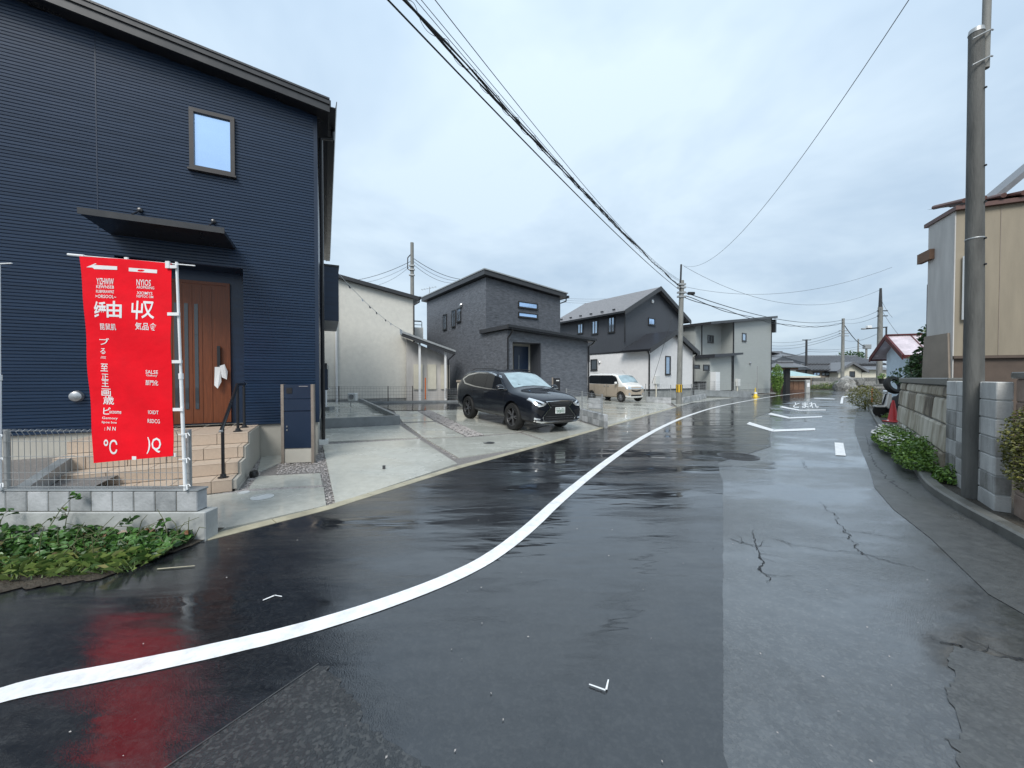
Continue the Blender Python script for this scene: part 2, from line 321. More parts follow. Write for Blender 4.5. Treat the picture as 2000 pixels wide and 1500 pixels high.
mat('pole_concrete', (.20, .20, .185), .7, var=.28, scale=5, stretch=(2, 2, .6), bump=.2)
mat('pole_dark', (.095, .095, .088), .7, var=.55, scale=4, stretch=(2, 2, .3), bump=.5, bscale=40)
mat('wire', (.012, .012, .013), .5, var=0)
mat('wire_grey', (.09, .095, .10), .5, var=0)
mat('rubber', (.012, .012, .012), .7, var=.2, scale=20)
mat('cone_red', (.55, .03, .03), .45, var=.25, scale=6)
mat('cone_yellow', (.75, .52, .03), .45, var=.2, scale=6)
mat('orange_plastic', (.75, .18, .04), .4, var=.15)
mat('yellow_paint', (.75, .46, .03), .4, var=.15)
mat('car_black', (.006, .008, .013), .45, var=.05, coat=1.0, spec=.15)
mat('car_trim', (.012, .012, .013), .4, var=0)
mat('chrome', (.75, .75, .75), .12, metal=1, var=0)
mat('windscreen', (.42, .52, .54), .05, metal=.55, var=.22, scale=4)
mat('car_glass', (.012, .014, .017), .03, var=0, spec=.5)
mat('lamp_clear', (.75, .78, .8), .08, metal=.7, var=.1, scale=30)
mat('rim_grey', (.22, .22, .23), .25, metal=.8, var=.05)
mat('rim_silver', (.6, .6, .61), .25, metal=.8, var=.05)
mat('van_beige', (.42, .355, .28), .25, var=.04, coat=.9)
mat('van_white', (.74, .73, .70), .25, var=.03, coat=.9)
mat('plate_white', (.78, .8, .78), .4, var=0)
mat('plate_green', (.02, .12, .06), .5, var=0)
mat('tail_red', (.35, .01, .01), .2, var=0)
mat('pebble', (.34, .315, .30), .6, var=.4, scale=30, fine=.9)
mat('gravel', (.20, .185, .175), .7, var=.55, scale=38, bump=1, bscale=70, bdist=.02, fine=.9)
mat('iron', (.07, .072, .075), .35, var=.3, scale=20, metal=.4)
mat('cover_white', (.62, .63, .61), .45, var=.12, scale=12)
leafmat('leaf_bramble', (.018, .055, .012), (.085, .19, .04), (.16, .07, .035))
leafmat('leaf_dark', (.016, .045, .014), (.06, .13, .035))
leafmat('leaf_mid', (.05, .12, .02), (.20, .33, .06))
leafmat('leaf_hedge', (.06, .075, .018), (.20, .19, .05))
leafmat('leaf_grass', (.04, .085, .02), (.15, .20, .05), (.35, .30, .14))
mat('petal', (.8, .8, .78), .6, var=0)
mat('stem', (.09, .10, .04), .7, var=.2)
mat('terracotta', (.32, .10, .055), .6, var=.2)
M = MT
# ================================================================ SETTING
sheet('ground', [(-400, -60, -.05), (700, -60, -.05), (700, 900, -.05), (-400, 900, -.05)], M['soil'])
LE = [(-40, 2.5), (-3.75, 2.62), (-3.05, 2.80), (-2.80, 3.46), (-2.06, 4.30), (-.86, 6.25), (.55, 8.16), (2.76, 11.3), (8.5, 19.45), (12.2, 24.2), (17.5, 30.2), (26, 38), (36, 47), (44, 56), (52, 68)]
RE = [(70, 68), (58, 55), (44, 42), (33, 33.5), (22, 23.6), (15.7, 16.6), (10.6, 10.9), (7.75, 7.60), (6.35, 5.95), (5.55, 5.05), (5.02, 4.25), (4.60, 3.50), (4.10, 2.6), (3.9, 1.0), (3.6, -4), (-2, -16), (-40, -16)]
road = sheet('road', [(x, y, 0) for x, y in LE + RE], M['asphalt_old'])
def gp(l, z): return [tuple(G(a, b, z)) for a, b in l]
newp = [(-40, -10), (.65, -10), (.70, 0), (.74, 1.0)] + [tuple(G(a, b).xy) for a, b in [(1415, 1480)] + [(1412 + 2.2 * noise.noise(Vector((i * .55, 0, 0))) + 1.5 * noise.noise(Vector((i * 2.1, 5, 0))), 1470 - i * 9) for i in range(60)] + [(1406, 925), (1402, 903), (1440, 893), (1506, 872), (1504, 845), (1470, 826), (1475, 815), (1510, 803), (1500, 795), (1560, 781), (1640, 770)]]
newr = sheet('resurfaced_lane', [(x, y, .004) for x, y in newp + [(33, 42.5)] + LE[11:0:-1] + [(-40, 2.5)]], M['asphalt_new'], parent=road)
rp = [(622, 1302), (640, 1316), (690, 1360), (720, 1420), (800, 1480), (900, 1600)]; rq = []
for (xa, ya), (xb, yb) in zip(rp, rp[1:]):
    for i in range(14): t = i / 14; q = G(xa + (xb - xa) * t, ya + (yb - ya) * t); v_ = Vector((q.x * 6, q.y * 6, 0)); k = 1 if len(rq) > 2 else 0; rq.append((q.x + k * (.05 * noise.noise(v_) + .03 * noise.noise(v_ * 4)), q.y + k * (.05 * noise.noise(v_ + Vector((4, 0, 0))) + .02 * noise.noise(v_ * 4))))
rough = sheet('asphalt_patch', [(x, y, .008) for x, y in rq + [tuple(G(a, b).xy) for a, b in ((700, 2000), (-200, 2000), (330, 1500))]], M['asphalt_rough'], parent=road)
ribbon([G(622, 1300).xy, G(330, 1500).xy, G(150, 1620).xy], .006, .012).build('seam_line', M['gutter_concrete'], road)
# painted edge line
wl = smooth_pts([G(a, b).xy.to_3d() for a, b in ((-40, 1374), (60, 1345), (250, 1308), (430, 1270), (600, 1228), (760, 1177), (880, 1130), (960, 1088), (1030, 1035), (1090, 980), (1150, 930), (1200, 892), (1250, 858), (1300, 831), (1345, 812), (1400, 795), (1460, 783), (1520, 773), (1580, 766))], 6)
mbl = ribbon(wl, .135, .0085)
# chipped edges
rd = random.Random(3)
for i in range(len(mbl.v)): mbl.v[i].x += rd.uniform(-.0012, .0012); mbl.v[i].y += rd.uniform(-.0012, .0012)
mbl.build('edge_line', M['paint_white'], road)
def mark(name, pts, z=.0085):
    n = len(pts) // 2; return MB().add(gp(pts, z), [tuple(range(len(pts)))]).build(name, M['paint_white'], road)
def chev(l, c, r, t):
    a, b = MB(), None
    a.add(gp([l, (l[0] + 6, l[1] - t), (c[0] + 3, c[1] - t), c], .0085), [(0, 1, 2, 3)]); a.add(gp([(c[0] + .5, c[1]), (c[0] + 3.5, c[1] - t), (r[0], r[1] - t), r], .0085), [(0, 1, 2, 3)])
    a.build('chevron_marking', M['paint_white'], road)
chev((1458, 828), (1509, 843), (1592, 840), 4.0); chev((1500, 809), (1540, 817.5), (1606, 815), 2.6); chev((1522, 795), (1560, 802), (1613, 801.5), 1.7)
mark('dash_marking', [(1632, 889), (1630, 864), (1647, 865), (1652, 890)])
mark('dash_marking', [(1641, 788), (1643, 777), (1647.5, 777), (1646, 788)]); mark('stop_line', [(1643, 776.8), (1645, 774.3), (1676, 771.6), (1675, 773)])
mark('dash_marking', [(1590, 778.2), (1590, 777.2), (1632, 779), (1630, 780)])
for q in ([(1150, 1337), (1151, 1335), (1183, 1346), (1182, 1349)], [(1182, 1346), (1187, 1327), (1189.5, 1327), (1186, 1347)], [(513, 1173), (514, 1171), (535, 1162), (536, 1164)], [(536, 1163), (536.5, 1161.5), (551, 1164), (550, 1165.5)]): mark('survey_mark', q, .0125)
MB().add(gp([(306, 1112), (308, 1110), (380, 1104), (381, 1105.5)], .0125), [(0, 1, 2, 3)]).build('survey_mark', M['kerb_yellow'], road)
# painted letters far down the lane
vv, ff = text_mesh('とまれ')
p00, p10, p01 = G(1548, 797), G(1600, 797), G(1552, 786)
if vv: MB().add([p00 + (p10 - p00) * a + (p01 - p00) * b + Vector((0, 0, .0085)) for a, b in vv], ff).build('road_lettering', M['paint_white'], road)
# cracks in the old lane
def crack(pts, w0, seed):
    r_ = random.Random(seed); P = smooth_pts([G(a, b).xy.to_3d() for a, b in pts], 30); n = len(P); mb_ = None
    for i, p in enumerate(P[1:-1]): v = p * 9 + Vector((seed, 0, 0)); p += Vector((noise.noise(v), noise.noise(v + Vector((7, 3, 0))), 0)) * .05 + Vector((noise.noise(v * 4), noise.noise(v * 4 + Vector((7, 3, 0))), 0)) * .02 + Vector((r_.uniform(-1, 1), r_.uniform(-1, 1), 0)) * .003
    mb_ = ribbon(P, [w0 * (.55 + 1.5 * abs(noise.noise(p * 6))) * r_.uniform(.6, 1.4) * min(1, .3 + 4 * i / n, .3 + 4 * (n - i) / n) for i, p in enumerate(P)], .0042)
    for k in range(4):
        i = r_.randrange(4, n - 4); a_ = r_.uniform(0, 6.3); B = [P[i]]
        for j in range(r_.randrange(4, 12)): a_ += r_.uniform(-.5, .5); B.append(B[-1] + Vector((math.cos(a_), math.sin(a_), 0)) * .022)
        b_ = ribbon(B, [w0 * .5 * (1 - j / len(B)) + .0008 for j in range(len(B))], .0043); mb_.add(b_.v, b_.f)
    mb_.build('crack', M['crack'], road)
crack([(1602, 980), (1640, 1020), (1678, 1075), (1690, 1084), (1745, 1098), (1805, 1116)], .008, 1)
crack([(1470, 1036), (1474, 1062), (1482, 1078), (1490, 1110), (1502, 1138)], .010, 2)
crack([(1420, 1053), (1450, 1060), (1472, 1068)], .006, 3); crack([(1510, 1052), (1560, 1066), (1640, 1076), (1684, 1082)], .005, 4)
crack([(1690, 846), (1697, 870), (1702, 892), (1720, 920), (1745, 945), (1790, 975)], .022, 5); crack([(1568, 898), (1572, 912), (1580, 917)], .007, 6); crack([(1573, 897), (1630, 903), (1700, 912)], .007, 7)
crack([(1640, 1035), (1700, 1043), (1760, 1055)], .0035, 8)
crack([(1840, 1255), (1890, 1270), (1950, 1282), (2040, 1300)], .012, 9)
# manhole in the lane: ring, lid with raised pattern
def manhole(px, py, r, parent, m, name='manhole_cover', z=None):
    p = G(px, py, .004) if z is None else GL(px, py); z0 = p.z + .003
    MB().lathe([(r * 1.08, z0 - .004), (r * 1.08, z0 + .003), (r, z0 + .003), (r, z0), (0.001, z0)], 32, (p.x, p.y, 0)).build(name, m, parent)
    if r > .25:
        k = MB()
        for i in range(5):
            for j in range(3 + 5 * i):
                a = 2 * math.pi * j / (3 + 5 * i) + i; q = r * (.12 + .17 * i); k.box(p.x + q * math.cos(a) - .018, p.x + q * math.cos(a) + .018, p.y + q * math.sin(a) - .018, p.y + q * math.sin(a) + .018, z0 + .001, z0 + .006)
        k.build('cover_studs', m, parent)
        for q_ in (.45, .62, .8, .94): MB().lathe([(r * q_, z0 + .001), (r * q_, z0 + .006), (r * (q_ + .035), z0 + .006), (r * (q_ + .035), z0 + .001)], 32, (p.x, p.y, 0), cap=False).build('cover_ring', m, parent)
manhole(1441, 891, .33, road, M['iron'])
# right gutter, kerb, verge
gin = [(9.6, 10.6), (7.05, 7.6), (5.7, 6.0), (4.95, 5.15), (4.35, 4.3), (3.9, 3.5), (3.3, 2.6), (2.9, 1.0)]
sheet('gutter', [(x, y, .004) for x, y in [(14.9, 16.4)] + gin + [(3.9, 1.0), (4.10, 2.6), (4.60, 3.50), (5.02, 4.25), (5.55, 5.05), (6.35, 5.95), (7.75, 7.60), (10.6, 10.9), (15.7, 16.6)]], M['gutter_concrete'], parent=road)
kp = smooth_pts([(3.6, 1.6, 0), (4.10, 2.6, 0), (4.60, 3.5, 0), (5.02, 4.25, 0), (5.55, 5.05, 0), (6.35, 5.95, 0), (7.75, 7.6, 0), (10.6, 10.9, 0), (15.7, 16.6, 0), (22, 23.6, 0)], 6)
def kerbrun(pts, wd, h, m, name, gap=True):
    r_ = random.Random(5); root = MB(); P = [Vector(p) for p in pts]; top = []
    for i, p in enumerate(P):
        d = (P[min(i + 1, len(P) - 1)] - P[max(i - 1, 0)]).normalized(); n = Vector((d.y, -d.x, 0)); top.append((p, p + n * wd))
    vs = []
    for a, b in top: vs += [a + Vector((0, 0, -.02)), a + Vector((0, 0, h - .02)), a + (b - a) * .15 + Vector((0, 0, h)), b + Vector((0, 0, h)), b + Vector((0, 0, -.02))]
    n = len(top); root.add(vs, [(5 * i + k, 5 * i + k + 1, 5 * i + k + 6, 5 * i + k + 5) for i in range(n - 1) for k in range(4)] + [(0, 1, 2, 3, 4), tuple(5 * (n - 1) + k for k in range(5))[::-1]])
    return root.build(name, m, kind='structure')
kerbrun(kp, .12, .11, M['kerb_dark'], 'kerb')
sheet('verge', [(x, y, .07) for x, y in [(3.7, 1.6), (4.2, 2.6), (4.7, 3.45), (5.12, 4.2), (5.65, 5.0), (6.45, 5.9), (7.85, 7.55), (10.7, 10.8), (15.8, 16.5), (22, 23.5), (40, 26), (40, -6), (4, -6)]], M['soil'])
sb = []
for (xa, ya), (xb, yb) in zip([(-40, 2.45), (-9, 2.5), (-3.75, 2.56), (-3.05, 2.78)], [(-9, 2.5), (-3.75, 2.56), (-3.05, 2.78), (-2.82, 3.44)]):
    k = 4 if xa < -8 else 26
    for i in range(k): t = i / k; sb.append((xa + (xb - xa) * t + .02 * noise.noise(Vector((xa + t * 9, 3, 0))), ya + (yb - ya) * t + .05 * noise.noise(Vector((xa + t * 11, 0, 0))) + .02 * noise.noise(Vector((t * 47, xa, 0))), .012))
sheet('soil_bed', sb + [(-2.82, 3.44, .02), (-2.82, 3.7, .03), (-40, 3.7, .03)], M['soil'])
# dark worn patch at the near right, ragged outline
wp_ = []
cp_ = [(1868, 1268), (2030, 1300), (2060, 1560), (1840, 1560), (1885, 1440), (1835, 1350)]
for (xa, ya), (xb, yb) in zip(cp_, cp_[1:] + cp_[:1]):
    for i in range(16): t = i / 16; q = G(xa + (xb - xa) * t, ya + (yb - ya) * t); v_ = Vector((q.x * 5, q.y * 5, 0)); wp_.append((q.x + .09 * noise.noise(v_) + .03 * noise.noise(v_ * 5), q.y + .09 * noise.noise(v_ + Vector((9, 0, 0))) + .03 * noise.noise(v_ * 5 + Vector((5, 0, 0))), .0046))
wet('asphalt_worn', (.04, .042, .042), (.085, .088, .088), puddle=(.40, .58), rdry=.30, rwet=.06, grain=.9, swell=.1, speck=.15, spec=.7)
sheet('worn_patch', wp_, M['asphalt_worn'], parent=road)
# bits of litter and grit on the wet lane
r_ = random.Random(77); lt = MB()
for _ in range(150):
    d_ = 1.3 + r_.random() ** 2 * 9; p = Vector((r_.uniform(-1.2, 1.15) * d_, d_, .0095)); 
    if p.x > 1 + d_ * .85 or (Vector((p.x, p.y)) - E0).dot(EN) > -.1: continue
    s = r_.uniform(.003, .008); a_ = r_.uniform(0, 6.3); u_ = Vector((math.cos(a_), math.sin(a_), 0)); v_ = Vector((-u_.y, u_.x, 0)); lt.add([p - u_ * s, p + v_ * s * .5 + Vector((0, 0, s * .4)), p + u_ * s, p - v_ * s * .4], [(0, 1, 2, 3)])
lt.build('road_grit', M['pebble'], road, kind='stuff')
# ---- lots on the left: gravel base sheet on the slope
def lotz(p, dz=0): return (p[0], p[1], gz(p[0], p[1]) + dz)
lot = MB()
aE = E0 + Vector((.581, .814)) * -12; 
gx = [-12 + i * 2.0 for i in range(0, 32)]; gn = [0, 2, 4, 6, 8, 9.5, 14, 30]
vs = [];
for t in gx:
    for d in gn:
        q = E0 + Vector((.581, .814)) * t + EN * (d + .10); vs.append((q.x, q.y, .035 * min(d, 9.5) - .035))
k_ = len(gn); lot.add(vs, [(i * k_ + j, i * k_ + j + 1, (i + 1) * k_ + j + 1, (i + 1) * k_ + j) for i in range(len(gx) - 1) for j in range(k_ - 1)])
# only keep in front of the low block wall
lot.f = [f for f in lot.f if all(lot.v[i].y > 2.6 for i in f)]
lotb = lot.build('building_lots', M['gravel'], kind='structure')
z2 = lambda x, y: (x / 3.3333 + 600, y / 3.3333 + 450)
z3 = lambda x, y: (x / 4.1667 + 400, y / 4.1667 + 700)
SLABS = [[(401, 1040), (637, 987), (632, 951), (490, 959), (400, 967)], [(484, 955), (630, 947), (625, 924), (503, 930)], [(503, 921), (511, 889), (552, 889), (555, 900)],
         [(655, 984), (893, 905), (819, 857.5), (630, 868)], [(627, 863), (816, 854), (780, 830), (628, 838)],
         [z2(565, 1176), z2(716, 1176), z2(822, 1240), z2(622, 1247)], [z2(632, 1256), z2(838, 1247), z2(1022, 1338), z2(762, 1350)],
         [z2(800, 1170), z2(1060, 1166), z2(1700, 1190), z2(1720, 1225), z2(1392, 1308), z2(1150, 1330)], [z2(776, 1358), z2(1150, 1341), z2(1385, 1318), z2(1592, 1386), z2(985, 1478)], [z2(1400, 1312), z2(1735, 1232), z2(1930, 1292), z2(1606, 1384)]]
drive = sheet('driveway', [tuple(GL(a, b, -.022)) for a, b in ((396, 1044), (640, 990), (905, 912), (1178, 842), (1130, 800), (780, 800), (400, 900))], M['gravel'])
slabw = []
for s in SLABS:
    P = [GL(a, b) for a, b in s]; slabw.append([p.xy for p in P]); MB().slab(P, .06).build('slab', M['concrete_wet'], drive)
# edging strip along the lane
ek = [Vector((*p, 0)) for p in LE[3:9]]
for i in range(len(ek) - 1):
    a, b = ek[i], ek[i + 1]; n = int((b - a).length / .6) + 1; d = (b - a).normalized(); nn = Vector((-d.y, d.x, 0))
    for j in range(n):
        p, q = a + (b - a) * (j / n) + d * .004, a + (b - a) * ((j + 1) / n) - d * .004
        MB().slab([p + Vector((0, 0, .008)), q + Vector((0, 0, .008)), q + nn * .13 + Vector((0, 0, .014)), p + nn * .13 + Vector((0, 0, .014))], .05).build('edging_block', M['kerb_yellow'], drive)
# pebbles in the joints
def inpoly(p, P):
    c = False
    for i in range(len(P)):
        a, b = P[i], P[i - 1]
        if (a.y > p.y) != (b.y > p.y) and p.x < (b.x - a.x) * (p.y - a.y) / (b.y - a.y) + a.x: c = not c
    return c
def pebbles(regs, n, size, seed, avoid=(), par=None):
    r_ = random.Random(seed); mb = MB(); W = [[GL(a, b).xy for a, b in reg] for reg in regs]; c = 0
    oct_ = [(1, 0, 0), (-1, 0, 0), (0, 1, 0), (0, -1, 0), (0, 0, 1)]
    for P in W:
        x0, x1 = min(p.x for p in P), max(p.x for p in P); y0, y1 = min(p.y for p in P), max(p.y for p in P); k = 0; t = 0
        while k < n and t < n * 12:
            t += 1; p = Vector((r_.uniform(x0, x1), r_.uniform(y0, y1)))
            if not inpoly(p, P) or any(inpoly(p, A) for A in avoid): continue
            k += 1; s = size * r_.uniform(.5, 1.3); m = Matrix.Translation((p.x, p.y, gz(p.x, p.y) - .014 + s * .25)) @ Matrix.Rotation(r_.uniform(0, 6.3), 4, 'Z') @ Matrix.Diagonal((s, s * r_.uniform(.6, 1), s * .6, 1))
            mb.add([m @ (Vector(v) + Vector((r_.uniform(-.3, .3), r_.uniform(-.3, .3), r_.uniform(-.2, .2)))) for v in oct_], [(0, 2, 4), (2, 1, 4), (1, 3, 4), (3, 0, 4)])
    return mb
pb = pebbles([[(636, 990), (657, 984), (632, 866), (618, 868)], [(486, 960), (508, 924), (520, 884), (508, 884), (480, 945), (462, 962)], [(540, 925), (626, 922), (622, 895), (545, 900)], [(484, 962), (632, 954), (630, 945), (484, 954)], [(402, 975), (486, 962), (484, 955), (402, 967)]], 650, .014, 3, slabw)
pb.build('gravel_stones', M['pebble'], drive, kind='stuff')
pb = pebbles([[z2(722, 1178), z2(795, 1168), z2(1150, 1332), z2(1040, 1342)]], 1500, .03, 4, slabw); pb.build('gravel_stones', M['pebble'], drive, kind='stuff')
pb = pebbles([[z2(610, 1250), z2(640, 1250), z2(985, 1480), z2(960, 1490)], [z2(60, 1390), z2(740, 1350), z2(740, 1360), z2(60, 1400)]], 500, .014, 5, slabw); pb.build('gravel_stones', M['pebble'], drive, kind='stuff')
for x, y, r, m in ((512, 971, .115, 'cover_white'), (476, 962, .06, 'cover_white'), (955, 865, .12, 'iron')): manhole(x, y, r, drive, M[m], 'inspection_cover', 1)
# lots further on
sheet('rear_asphalt_lot', [tuple(GL(a, b, -.004)) for a, b in (z2(390, 1120), z2(1010, 1110), z2(1300, 1130), z2(1300, 1166), z2(560, 1172))], M['asphalt_new'])
van_lot = sheet('van_driveway', [tuple(GL(a, b, .002)) for a, b in ((1183, 836), (1321, 797), (1296, 786), (1240, 776), (1140, 776), (1120, 815))], M['concrete_lot'])
sheet('house_forecourt', [tuple(GL(a, b, .001)) for a, b in ((1323, 795), (1352, 787), (1450, 775.5), (1530, 768), (1500, 764), (1345, 771), (1300, 778))], M['concrete_lot'])
# ================================================================ helpers for houses
def face_m(kind, off=0.0):
    """maps (u, w, v): u along the wall, w outward, v up. front: wall y=off facing -y; left: wall x=off facing -x (u runs along +y); right: x=off facing +x"""
    if kind == 'front': return Matrix(((1, 0, 0, 0), (0, -1, 0, off), (0, 0, 1, 0), (0, 0, 0, 1)))
    if kind == 'left': return Matrix(((0, -1, 0, off), (1, 0, 0, 0), (0, 0, 1, 0), (0, 0, 0, 1)))
    return Matrix(((0, 1, 0, off), (1, 0, 0, 0), (0, 0, 1, 0), (0, 0, 0, 1)))
def window(root, fm, u0, u1, v0, v1, fw=.05, dep=.05, fmat='frame_black', pane='glass', split=None, sill=True, name='window'):
    f = MB(); f.box(u0, u1, .0, dep, v1 - fw, v1).box(u0, u1, .0, dep, v0, v0 + fw).box(u0, u0 + fw, .001, dep - .001, v0 + fw, v1 - fw).box(u1 - fw, u1, .001, dep - .001, v0 + fw, v1 - fw)
    if split == 'v': f.box((u0 + u1) / 2 - fw * .4, (u0 + u1) / 2 + fw * .4, .0, dep * .8, v0 + fw, v1 - fw)
    if split == 'h': f.box(u0 + fw, u1 - fw, .0, dep * .8, (v0 + v1) / 2 - fw * .4, (v0 + v1) / 2 + fw * .4)
    o = f.xf(fm).build(name, M[fmat], root)
    MB().box(u0 + fw * .8, u1 - fw * .8, .004, .012, v0 + fw * .8, v1 - fw * .8).xf(fm).build('pane', M[pane], o)
    if sill: MB().box(u0 - .02, u1 + .02, 0, dep + .03, v0 - .03, v0 - .001).xf(fm).build('sill', M[fmat], o)
    return o
def pxwin(fr, root, kind, off, p0, p1, **kw):
    """window from the photo's top-left and bottom-right corners on a wall"""
    fn = fr.onY if kind == 'front' else fr.onX
    a, b = fn(*p0, off), fn(*p1, off); u0, u1 = sorted((a[0], b[0])); v0, v1 = sorted((a[1], b[1])); return window(root, face_m(kind, off), u0, u1, v0, v1, **kw)
def downpipe(root, pts, r=.035, m='black_metal', name='downpipe'):
    o = MB().tube(pts, r, 8).build(name, M[m], root, smooth=True); return o
def roof_slab(root, xz, y0, y1, th, m, name='roof'):
    """xz: line of points along the slope; slab extruded along y"""
    poly = list(xz) + [(x, z - th) for x, z in xz[::-1]]; return MB().prism(poly, y0, y1).build(name, M[m], root)
def bars(root, name, boxes, m, parent=None, **kw):
    b = MB()
    for x in boxes: b.box(*x)
    return b.build(name, M[m], parent or root, **kw)
def arc_handle(): pass
# ================================================================ NAVY HOUSE
nf = Frame(-3.59, 7.03, 26.25)
nv = fthing(nf, 'navy_house', 'large navy house with ribbed siding, brown door and flat entrance awning', 'house')
HB = .68
fa, fb = nf.onY(87, 0, -.30), nf.onY(644, 219, -.30); sl_ = (fa[1] - fb[1]) / (fa[0] - fb[0])
roofz = lambda x: fb[1] + sl_ * (x - fb[0])               # fascia underside
XL = -9.5
xr, zt = nf.onY(475, 525, 0); xd0, xd1 = xr - 1.62, xr; zt_ = zt
# ribbed front
mb = MB(); st = (zt_ - HB) / round((zt_ - HB) / .048); z = HB; r_ = random.Random(2)
def seg(x0, x1, z0, z1):
    mb.add([(x0, 0.0, z0), (x1, 0, z0), (x1, -.012, z0 + .008), (x0, -.012, z0 + .008), (x1, -.014, z1 - .006), (x0, -.014, z1 - .006), (x1, 0, z1), (x0, 0, z1)], [(0, 1, 2, 3), (3, 2, 4, 5), (5, 4, 6, 7)])
while z < roofz(XL):
    z1 = z + st; xm = 0 if roofz(0) > z else fb[0] + (z - fb[1]) / sl_
    if xm <= XL: break
    if z < zt_ - .01: seg(XL, xd0, z, min(z1, zt_)); seg(xd1, xm, z, min(z1, zt_))
    else: seg(XL, xm, z, z1)
    z = z1
mb.build('siding', M['navy_siding'], nv)
poly = [(XL, HB), (xd0, HB), (xd0, zt_), (xd1, zt_), (xd1, HB), (0, HB), (0, roofz(0) + .1), (XL, roofz(XL) + .1)]
MB().prism(poly, .002, 9).build('wall', M['navy_plain'], nv)
MB().prism([(XL, .0), (-.02, .0), (-.02, HB), (XL, HB)], .03, 8.97).build('foundation', M['stucco_beige'], nv)
# corner trim
bars(nv, 'corner_trim', [(-.05, .012, -.022, .05, HB, roofz(0))], 'navy_plain')
# vertical siding joints
bars(nv, 'siding_joint', [(x - .006, x + .006, -.016, -.002, max(HB, zt_ + .3), roofz(x)) for x in (nf.onY(190, 300, 0)[0],)], 'navy_plain')
# entrance recess
rec = .45
bars(nv, 'recess_wall', [(xd0, xd1, rec, rec + .04, HB, zt_), (xd0 - .02, xd0 + .003, .001, rec, HB, zt_), (xd1 - .003, xd1 + .02, .001, rec, HB, zt_)], 'navy_siding')
bars(nv, 'recess_soffit', [(xd0, xd1, 0.001, rec, zt_ - .003, zt_ + .03)], 'navy_plain')
dx1, dz1 = nf.onY(443, 560, rec); dx0 = dx1 - 1.13; dz0 = HB + .03
bars(nv, 'door_frame', [(dx0 - .05, dx0, rec - .05, rec, dz0, dz1 + .05), (dx1, dx1 + .05, rec - .05, rec, dz0, dz1 + .05), (dx0, dx1, rec - .05, rec, dz1, dz1 + .05)], 'door_wood')
dr = bars(nv, 'door', [(dx0, dx1, rec - .035, rec - .001, dz0, dz1)], 'door_wood')
bars(nv, 'groove', [(dx0 + f * 1.13 - .012, dx0 + f * 1.13 + .012, rec - .042, rec - .036, dz0 + .02, dz1 - .03) for f in (.2, .32, .44, .56, .68, .8)], 'door_wood', dr)
for f in (.38, .50, .62): bars(nv, 'glass_slit', [(dx0 + f * 1.13 - .025, dx0 + f * 1.13 + .025, rec - .044, rec - .037, dz0 + .25, dz1 - .35)], 'glass_dark', dr)
hx = dx0 + .90 * 1.13
hd = bars(nv, 'handle', [(hx - .022, hx + .022, rec - .09, rec - .06, dz0 + .85, dz0 + 1.35), (hx - .015, hx + .015, rec - .062, rec - .03, dz0 + .9, dz0 + .96), (hx - .015, hx + .015, rec - .062, rec - .03, dz0 + 1.24, dz0 + 1.3)], 'black_metal', dr)
tg = MB()
tg.add([(hx - .05, rec - .12, dz0 + .98), (hx + .03, rec - .12, dz0 + .98), (hx + .04, rec - .11, dz0 + .72), (hx - .01, rec - .13, dz0 + .60), (hx - .06, rec - .12, dz0 + .66)], [(0, 1, 2, 3, 4)])
tg.add([(hx + .02, rec - .125, dz0 + 1.0), (hx + .09, rec - .12, dz0 + 1.03), (hx + .13, rec - .1, dz0 + .9), (hx + .12, rec - .12, dz0 + .76), (hx + .05, rec - .13, dz0 + .8)], [(0, 1, 2, 3, 4)])
tg.build('paper_tag', M['white_cloth'], dr)
bars(nv, 'lower_wall_vent_cap', [], 'steel') if 0 else None
# small wall vent
vx, vz = nf.onY(152, 774, 0); MB().lathe([(.07, 0), (.085, .03), (.07, .07), (.03, .085)], 14, m=Matrix.Translation((vx, 0, vz)) @ Matrix.Rotation(R(90), 4, 'X')).build('wall_vent', M['steel'], nv, smooth=True)
# window
pxwin(nf, nv, 'front', -.014, (370, 211), (460, 347), fw=.06, dep=.05, fmat='frame_brown', pane='glass_bright')
# awning with two stays
ax0, az = -2.75, 3.70; pa = nf.onY(460, 487, 0); az = pa[1]; ax1 = pa[0]; ax0 = ax1 - 1.55
aw = bars(nv, 'awning', [(ax0, ax1, -.84, -.012, az - .01, az + .05)], 'black_metal'); bars(nv, 'awning_edge', [(ax0 - .012, ax1 + .012, -.856, -.842, az - .02, az + .066)], 'fascia_dark', aw)
for q in ((275, 412), (418, 434)):
    sx, sz = nf.onY(*q, 0); MB().tube([(sx, -.02, sz), (sx, -.62, az + .05)], .012, 8).lathe([(.035, 0), (.035, .03), (.012, .04)], 10, m=Matrix.Translation((sx, -.012, sz)) @ Matrix.Rotation(R(90), 4, 'X')).build('stay_rod', M['black_metal'], aw, smooth=True)
# roof: deck, two-step barge board, eave, gutter
ex = fb[0]; ez = fb[1]
def rl(x, d): return (x, roofz(x) + d)
MB().prism([rl(XL - .4, .20), rl(ex, .20), rl(ex, .23), rl(XL - .4, .23)], -.34, 9.5).build('roof', M['roof_dark'], nv)
MB().prism([rl(XL - .4, .0), rl(ex, .0), rl(ex, .13), rl(XL - .4, .13)], -.30, -.26).build('barge_board', M['fascia_dark'], nv)
MB().prism([rl(XL - .4, .125), rl(ex + .02, .125), rl(ex + .02, .199), rl(XL - .4, .199)], -.325, -.25).build('barge_board', M['fascia_dark'], nv)
MB().prism([rl(XL, .02), rl(ex - .02, .02), rl(ex - .02, .05), rl(XL, .05)], -.26, 9.4).build('soffit', M['black_metal'], nv)
bars(nv, 'eave_fascia', [(ex - .03, ex - .001, -.26, 9.4, ez, ez + .19)], 'fascia_dark')
